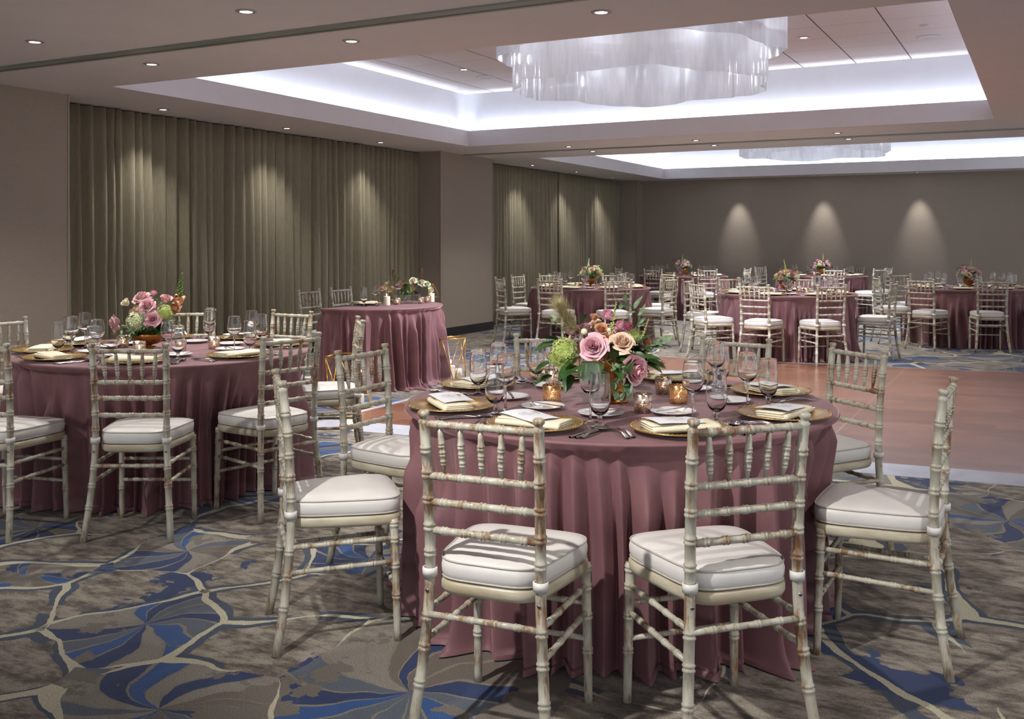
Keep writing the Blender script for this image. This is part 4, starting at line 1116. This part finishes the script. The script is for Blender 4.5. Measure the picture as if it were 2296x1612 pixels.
def core_greens(t, z0, Rr, seed, n_leaf, n_spray, zt):
    rnd = random.Random(seed); ml = MB(); mg = MB(); ms = MB()
    for k in range(n_leaf):
        a = rnd.uniform(0, 6.28); e = rnd.uniform(-.35, 1.0); d = Vector((math.cos(a), math.sin(a), e)); p = Vector((0, 0, z0+.02))+Vector((d.x*Rr*.5, d.y*Rr*.5, max(0, e)*Rr*.5))
        leaf_into(ml, p, d, rnd.uniform(.05, .095), rnd.uniform(.014, .024), rnd.uniform(-.5, .5), .35)
    for k in range(n_spray):
        a = 2*PI*k/n_spray+rnd.uniform(-.4, .4); d = Vector((math.cos(a), math.sin(a), 0)); up = rnd.uniform(-.05, .14)
        spray_into(ms, mg, [(0, 0, z0), d*Rr*.7+Vector((0, 0, z0+.05)), d*Rr*1.25+Vector((0, 0, z0+.06+up)), d*Rr*1.6+Vector((0, 0, z0+up))], 11, .045, .008, rnd)
    link('moss_core', MB().add(*lathe([(.0004, z0-.02), (Rr*.5, z0-.01), (Rr*.6, z0+.03), (Rr*.45, z0+.08), (.0004, z0+.10)], 14)).mesh('moss_core', M['stem']), t)
    link('dark_foliage', ml.mesh('dark_foliage', M['leaf']), t); link('olive_sprays', mg.mesh('olive_sprays', M['greyleaf']), t); link('stems', ms.mesh('stems', M['stem']), t)

# near table arrangement (local x = to the right as seen, y = away)
t = thing('flower_arrangement', (TC['F'][0]-.0, TC['F'][1]-.03, VZ), YAW, 'large arrangement of pink and peach roses in a gold compote on the near table', 'flowers')
link('compote_vase', MB().add(*lathe([(.0005, 0), (.052, 0), (.053, .006), (.046, .014), (.037, .035), (.034, .06), (.037, .09), (.047, .12), (.060, .15), (.066, .17), (.064, .17), (.05, .13), (.0005, .10)], 48)).mesh('compote_vase', M['compote']), t)
D = 3.95/2250
def Q(px, py, y=0): return ((px-1383)*D*(1+y/3.95), y, CAM_H-(py-543.3)*(3.95+y)/2250-VZ)
def R_(m, v, px, py, y, d, rpx, roll=0): child(t, 'rose', rose_me(m, v), Q(px, py, y), d, roll, rpx*D/.050)
R_('pink', 1, 1328, 777, -.13, (-.15, -1, .35), 29); R_('peach', 0, 1394, 768, -.10, (.1, -.75, .75), 26, 1); R_('pink', 1, 1417, 827, -.12, (.7, -.85, -.25), 35, 2)
R_('dustypink', 2, 1320, 735, .03, (-.2, -.3, 1), 15); R_('apricot', 2, 1352, 738, -.02, (-.1, -.8, .7), 15, 1); R_('apricot', 3, 1362, 760, -.05, (.1, -1, .2), 13); R_('peach', 3, 1440, 800, .02, (.8, -.3, .3), 18)
R_('dustypink', 3, 1285, 742, .0, (-.5, -.3, .8), 15); R_('apricot', 3, 1451, 765, -.02, (.7, -.6, .3), 13); R_('apricot', 3, 1340, 712, .03, (0, -.4, 1), 11); R_('peach', 1, 1380, 745, .10, (0, .6, .9), 20); R_('pink', 0, 1330, 780, .12, (-.4, .9, .4), 24); R_('peach', 0, 1420, 790, .12, (.5, .9, .4), 24)
child(t, 'hydrangea', HYD['lime'], Q(1268, 788, -.08), (-.5, -.4, .7), 0, .98); child(t, 'hydrangea', HYD['lime'], Q(1270, 824, -.08), (-.2, -.3, -1), 0, .55); child(t, 'hydrangea', HYD['lime'], Q(1252, 800, -.06), (-.8, -.3, -.3), 0, .6)
child(t, 'hydrangea', HYD['lime'], Q(1424, 752, -.02), (.5, -.3, .8), 0, .52)
child(t, 'scabiosa', SCB['mauve'], Q(1365, 708, -.03), (0, -.5, 1), 0, 1.25); child(t, 'scabiosa', SCB['mauve'], Q(1393, 730, -.04), (0, -.6, .9), 0, 1.0); child(t, 'scabiosa', SCB['burg'], Q(1410, 731, -.06), (.2, -.8, .5), 0, 1.0)
child(t, 'flower_bud', BUD, Q(1310, 743, -.09), (-.1, -.8, .5), 0, 1.0); child(t, 'flower_bud', BUD, Q(1366, 739, -.08), (0, -.5, .8), 0, .6)
child(t, 'grass_plume', PLM['beige'], Q(1298, 765, -.03), (-.05, -.1, 1), PI, .85); child(t, 'grass_plume', PLM['beige'], Q(1318, 752, -.06), (-.85, -.2, .30), 1.4, .80); child(t, 'grass_plume', PLM['brown'], Q(1425, 815, .0), (1, -.3, -.05), 0, .7)
child(t, 'flower_spike', SPK['snap'], Q(1372, 752, -.03), (.17, -.1, 1), 0, .86); child(t, 'flower_spike', SPK['snap'], Q(1440, 762, -.03), (.35, -.1, 1), 0, .58)
rnd = random.Random(4); ml = MB(); mg = MB(); ms = MB(); mi = MB()
for px, py, y, d, L, w_ in ((1292, 818, -.12, (-.5, -.5, -.2), .11, .034), (1318, 815, -.13, (-.3, -.8, -.6), .10, .038), (1265, 775, -.02, (-1, -.2, .1), .11, .032), (1262, 768, -.03, (-.9, -.1, -.1), .10, .026), (1245, 840, -.02, (-.7, -.2, -.2), .09, .018),
    (1410, 790, -.13, (.5, -.6, 0), .075, .030), (1430, 800, -.08, (1, -.3, .1), .09, .022), (1440, 785, -.06, (1, -.3, .4), .09, .020), (1432, 772, -.04, (.9, -.2, .9), .08, .018), (1340, 822, -.14, (.1, -.8, -.5), .085, .03), (1375, 818, -.13, (.3, -.8, -.4), .08, .028),
    (1325, 835, -.10, (0, -.5, -1), .08, .018), (1308, 725, -.02, (.3, -.2, .8), .05, .018), (1385, 700, .02, (.4, 0, 1), .05, .02), (1238, 810, -.05, (-.8, -.3, -.3), .08, .02), (1450, 805, -.05, (1, -.2, -.25), .085, .022), (1460, 778, -.03, (1, -.1, .25), .08, .017), (1300, 800, -.1, (-.7, -.6, -.2), .09, .03), (1255, 762, -.05, (-1, -.3, .3), .08, .028), (1248, 770, -.05, (-1, -.4, -.1), .09, .026), (1282, 838, -.1, (-.4, -.6, -.7), .08, .026), (1335, 812, -.14, (-.1, -.9, -.4), .09, .032), (1445, 812, -.07, (.9, -.4, -.3), .08, .024), (1400, 845, -.12, (.2, -.8, -.8), .07, .024), (1395, 812, -.13, (.2, -.8, -.2), .075, .03)):
    leaf_into(ml, Q(px, py, y), d, L, w_, rnd.uniform(-.4, .4), .2, 8)
for px, py, y, m_, v_, rp in ((1300, 745, .06, 'dustypink', 1, 17), (1345, 730, .08, 'peach', 1, 17), (1400, 748, .08, 'pink', 1, 18), (1360, 800, -.06, 'apricot', 1, 14), (1445, 780, .03, 'dustypink', 1, 16), (1352, 762, -.08, 'apricot', 2, 11), (1290, 805, -.02, 'cream', 2, 13)): R_(m_, v_, px, py, y, ((px-1370)/90, -.6, .6), rp)
for k in range(52):
    a = rnd.uniform(0, 6.28); e = rnd.uniform(-.5, .8); d = Vector((math.cos(a), math.sin(a), e)); leaf_into(ml, Vector((d.x*.06, d.y*.06, .19+.03*e)), d, rnd.uniform(.06, .10), rnd.uniform(.016, .028), rnd.uniform(-.5, .5), .35)
spray_into(ms, mg, [Q(1400, 760, 0), Q(1432, 730, 0), Q(1432, 705, -.01), Q(1412, 680, -.02), Q(1392, 682, -.03)], 11, .060, .010, rnd); spray_into(ms, mg, [Q(1440, 790, -.03), Q(1460, 770, -.04), Q(1475, 758, -.05), Q(1490, 765, -.06)], 6, .055, .011, rnd)
spray_into(ms, mg, [Q(1280, 760, 0), Q(1262, 735, 0), Q(1245, 718, -.01), Q(1238, 712, -.01)], 4, .04, .014, rnd)
spray_into(ms, mi, [Q(1355, 808, -.13), Q(1375, 826, -.15), Q(1388, 850, -.15), Q(1396, 875, -.14), Q(1400, 888, -.12)], 15, .036, .017, rnd); spray_into(ms, mi, [Q(1375, 850, -.14), Q(1384, 872, -.13), Q(1388, 895, -.10)], 4, .03, .016, rnd)
link('moss_core', MB().add(*lathe([(.0004, .13), (.05, .14), (.075, .18), (.06, .24), (.0004, .27)], 14)).mesh('moss_core', M['stem']), t)
link('dark_foliage', ml.mesh('dark_foliage', M['leaf']), t); link('olive_sprays', mg.mesh('olive_sprays', M['greyleaf']), t); link('trailing_ivy', mi.mesh('trailing_ivy', M['greyleaf']), t); link('stems', ms.mesh('stems', M['stem']), t)

# left table arrangement
dL = 5.9/2250
t = thing('flower_arrangement', (*wd(333, 5.9), VZ), YAW, 'arrangement of mauve roses, lime hydrangea and a tall foxglove on the left table', 'flowers')
def Q2(px, py, y=0): return ((px-333)*dL, y, CAM_H-(py-543.3)*(5.9+y)/2250-VZ)
link('compote_vase', compote_mesh(.100, .022, .090, .045, rib=.02), t)
def R2(m, v, px, py, y, d, rpx, roll=0): child(t, 'rose', rose_me(m, v), Q2(px, py, y), d, roll, rpx*dL/.050)
R2('pink', 1, 340, 686, -.07, (-.1, -.9, .5), 17); R2('pink', 0, 354, 716, -.09, (.1, -1, .3), 17.5); R2('dustypink', 0, 318, 668, -.0, (-.2, -.5, 1), 19); R2('dustypink', 2, 369, 672, .02, (.3, -.3, 1), 15); R2('dustypink', 2, 262, 722, -.02, (-1, -.5, .1), 17)
R2('peach', 1, 300, 700, .08, (-.5, .6, .6), 18); R2('pink', 1, 350, 700, .10, (.2, 1, .4), 18); R2('dustypink', 3, 262, 735, .0, (-1, -.3, -.2), 13)
child(t, 'hydrangea', HYD['lime'], Q2(376, 702, -.05), (.5, -.6, .6), 0, .88); child(t, 'hydrangea', HYD['pale'], Q2(316, 722, -.08), (-.3, -.9, .1), 0, 1.1)
child(t, 'rose', rose_me('cream', 3), Q2(288, 680, -.03), (-.5, -.5, .7), 0, .62); child(t, 'scabiosa', SCB['mauve'], Q2(344, 659, 0), (0, -.2, 1), 0, 1.0)
child(t, 'flower_spike', SPK['big'], Q2(400, 676, -.0), (.12, 0, 1), 0, 1.0)
mb = MB()
for px, py, s in ((397, 660, .02), (416, 664, .02), (393, 678, .026), (411, 674, .028), (399, 690, .026), (408, 685, .024)): bell_into(mb, Q2(px, py, -.01), (rnd.uniform(-.8, .8), -.7, -.5), s)
link('foxglove_bells', mb.mesh('foxglove_bells', M['apricot']), t)
core_greens(t, .09, .11, 12, 70, 9, .2)

# other arrangements
def arrangement(k, seed, label, rot, pal, tall, hyd):
    rnd = random.Random(seed); t = thing('flower_arrangement', (*TC[k], VZ), rot, label, 'flowers')
    link('compote_vase', compote_mesh(.085, .04, .13, .045, rib=.02), t)
    n = 11
    for i in range(n):
        a = i*2.4+rnd.uniform(-.3, .3); e = .15+.85*(i/n); d = Vector((math.cos(a)*math.sqrt(1-e*e*.7), math.sin(a)*math.sqrt(1-e*e*.7), e))
        child(t, 'rose', rose_me(rnd.choice(pal), rnd.randint(0, 3)), Vector((d.x*.135, d.y*.135, .16+d.z*.115)), d, rnd.uniform(0, 6), rnd.uniform(.6, .92))
    for i in range(3):
        a = i*2.1+seed; child(t, 'hydrangea', HYD[hyd[i % len(hyd)]], (math.cos(a)*.125, math.sin(a)*.125, .20), (math.cos(a), math.sin(a), .5), 0, .75)
    for i in range(2):
        child(t, 'flower_spike', SPK['snap' if i else tall], (.04*i-.03, .02, .26), (.25-.5*i, .1, 1), 0, 1.0-.25*i)
    child(t, 'grass_plume', PLM['brown'], (-.08, 0, .2), (-.7, .2, .7), 0, .9)
    core_greens(t, .13, .10, seed, 44, 6, .2)
arrangement('A', 3, 'cream and blush flowers with a white spike on the far table by the drape', 1.2, ['cream', 'dustypink', 'cream', 'peach'], 'white', ['pale', 'lime'])
arrangement('B', 5, 'pink and pale green flowers in a gold bowl on the back corner table', .3, ['pink', 'peach', 'cream'], 'snap', ['pale'])
arrangement('C', 8, 'dusty pink and lime flowers on the table beyond the dance floor', 2.2, ['dustypink', 'dustypink', 'peach'], 'snap', ['lime', 'pale'])
arrangement('D', 11, 'bright pink roses in a gold bowl on the back table under the wall lights', 4.0, ['pink', 'dustypink', 'pink'], 'snap', ['pale', 'lime'])
arrangement('E', 14, 'leafy cream and pink flowers in a gold bowl on the right-hand far table', 5.0, ['cream', 'pink', 'peach'], 'snap', ['pale', 'lime'])

# ------------------------------------------------------------------ half-round table dressing
HZ = VZ
t = thing('flower_arrangement', (-5.78, 8.62, HZ), YAW, 'low sprawling blush flowers and grasses on the half-round table', 'flowers'); t.scale = (1.12, 1.12, 1.12)
rnd = random.Random(77)
for i, (x, m, v) in enumerate(((-.20, 'peach', 1), (-.14, 'cream', 2), (-.07, 'dustypink', 0), (.0, 'pink', 1), (.06, 'cream', 0), (.12, 'cream', 1), (.17, 'palegreen', 2), (.03, 'peach', 2), (.20, 'cream', 3))):
    child(t, 'rose', rose_me(m, v), (x*1.1, rnd.uniform(-.06, .03), .13+rnd.uniform(-.02, .04)+(.04 if i in (4, 5, 6) else 0)), (x*2, -.7, .8), i, rnd.uniform(.65, .9))
child(t, 'grass_plume', PLM['brown'], (-.02, -.05, .12), (-.4, -.6, .5), 0, .9); child(t, 'grass_plume', PLM['brown'], (.06, -.05, .10), (.3, -.8, .2), 2, .9); child(t, 'grass_plume', PLM['beige'], (-.1, -.05, .10), (-.7, -.5, .3), 1, .6)
child(t, 'grass_plume', PLM['brown'], (-.1, .0, .16), (-.6, 0, 1), 1, .9); child(t, 'grass_plume', PLM['brown'], (.1, .0, .16), (.7, 0, 1), 1, .9)
vm = me_l('ribbed_glass_vase', [(.0005, 0), (.035, 0), (.042, .02), (.040, .05), (.030, .075), (.034, .09), (.033, .09), (.028, .075), (.037, .05), (.0005, .005)], 'thin', 28)
for x, y in ((-.10, -.04), (.02, -.06), (.10, -.02)): o = link('ribbed_glass_vase', vm, t); o.location = (x, y, 0)
core_greens(t, .09, .10, 31, 26, 5, .2)
def hpt(px, py): # on the tabletop
    d = (CAM_H-HZ)*2250/(py-543.3); return wd(px, d)
pil = me_l('wax_pillar', [(.0005, 0), (.033, 0), (.0335, .004), (.0335, .088), (.031, .092), (.020, .088), (.0005, .087)], 'wax', 28)
pf = MB().add(*lathe([(.0004, .090), (.003, .096), (.0042, .102), (.003, .111), (.0004, .120)], 10)).mesh('flame', M['flame'])
for px, py, lab in ((867, 685, 'lit ivory pillar candle left of the flowers on the half-round table'), (967, 677, 'ivory pillar candle near the right end of the half-round table')):
    x, y = hpt(px, py); o = thing('pillar_candle', (x, y, HZ), 0, lab, 'candle', 'pillar candles'); link('wax_pillar', pil, o); link('flame', pf, o)
def wire(p, q, r=.0022): return path_tube([p, q], r, 6)
for px, py, lab in ((872, 681.5, 'gold wire pyramid behind the left pillar candle on the half-round table'), (971, 674.5, 'gold wire pyramid at the right end of the half-round table')):
    x, y = hpt(px, py); o = thing('wire_pyramid', (x, y, HZ), .5, lab, 'ornament', 'gold wire pyramids'); mb = MB(); c = [(.07*math.cos(a), .07*math.sin(a), .045) for a in (0, 1.57, 3.14, 4.71)]; top = (0, 0, .185)
    for i in range(4): mb.add(*wire(c[i], c[(i+1) % 4])); mb.add(*wire(c[i], top)); mb.add(*wire(c[i], (0, 0, .002)))
    link('brass_frame', mb.mesh('brass_frame', M['brass']), o)
    ml = MB(); r2 = random.Random(px)
    for k in range(10): leaf_into(ml, c[k % 4], (r2.uniform(-1, 1), r2.uniform(-1, 1), r2.uniform(-.5, .5)), .035, .010)
    link('ivy_sprig', ml.mesh('ivy_sprig', M['leaf']), o)
for px, py, lab in ((891, 683, 'small lit votive just right of the pillar candle on the half-round table'), (944, 681, 'clear votive right of the flowers on the half-round table'), (959, 678.5, 'lit votive at the right end of the half-round table')):
    x, y = hpt(px, py); votive(x, y, HZ, lab, False, .04)
for px, py, lab in ((800, 684, 'first'), (838, 681, 'second')):
    pass
x, y = hpt(818, 683.5); o = thing('charger_plate', (x-.0, y, HZ), 1.0, 'gold charger plate on the half-round table', 'charger plate'); link('plate', charger_me, o); link('beaded_rim', bead_me, o)
put('napkin', napkin_me, (x, y, HZ+.0075), 1.3, 'ivory napkin on the half-round table', 'napkin', 'folded ivory napkins')
x, y = hpt(816, 687); o = thing('water_goblet', (x, y, HZ), 0, 'water goblet in front of the charger on the half-round table', 'goblet', 'water goblets'); link('bowl', gob_bowl, o); link('stem', gob_stem, o)
x, y = hpt(843, 686); o = thing('wine_glass', (x, y, HZ), 0, 'wine glass left of the pillar candle on the half-round table', 'wine glass', 'wine glasses'); link('bowl', wine_bowl, o); link('stem', wine_stem, o)

# ------------------------------------------------------------------ floor lanterns
def lantern(x, y, rz, w0, w1, h, label):
    o = thing('glass_lantern', (x, y, 0), rz, label, 'lantern', 'gold-framed glass lanterns'); mb = MB(); gl = MB()
    T = [(w0*math.cos(a), w0*math.sin(a), h) for a in (PI/4, 3*PI/4, 5*PI/4, 7*PI/4)]; B = [(w1*math.cos(a), w1*math.sin(a), .006) for a in (0, PI/2, PI, 3*PI/2)]
    for i in range(4):
        mb.add(*wire(T[i], T[(i+1) % 4], .006)); mb.add(*wire(B[i], B[(i+1) % 4], .005)); mb.add(*wire(T[i], B[i], .004)); mb.add(*wire(T[i], B[(i+1) % 4], .004))
        gl.add([T[i], B[i], B[(i+1) % 4]], [(0, 1, 2)]); gl.add([T[i], T[(i+1) % 4], B[(i+1) % 4]], [(0, 1, 2)])
    link('brass_frame', mb.mesh('brass_frame', M['brass']), o); link('glass_panes', gl.mesh('glass_panes', M['thin'], False), o)
    link('base', MB().add([(a*.97, b*.97, .008) for a, b, c in B], [(0, 1, 2, 3)]).mesh('base', M['brass'], False), o)
    c = link('wax_pillar', pil, o); c.location = (0, 0, .012); c.scale = (1.2, 1.2, 1.5); f_ = link('flame', pf, o); f_.location = (0, 0, .055); f_.scale = (1.4, 1.4, 1.3)
    c = link('wax_pillar', pil, o); c.location = (.085, .02, .012); c.scale = (1, 1, 1.1)
    l = bpy.data.lights.new('lantern_light', 'POINT'); l.energy = 2.0; l.color = (1, .62, .30); l.shadow_soft_size = .015
    q = bpy.data.objects.new('lantern_light', l); C.objects.link(q); q.parent = o; q.location = (0, 0, .25)
x, y = wd(1011, 10.1); lantern(x, y, .75, .17, .15, .43, 'gold-framed glass lantern on the carpet right of the half-round table')
x, y = wd(784, 8.44); lantern(x, y, .3, .22, .18, .44, 'gold-framed glass lantern glowing on the carpet before the half-round table')
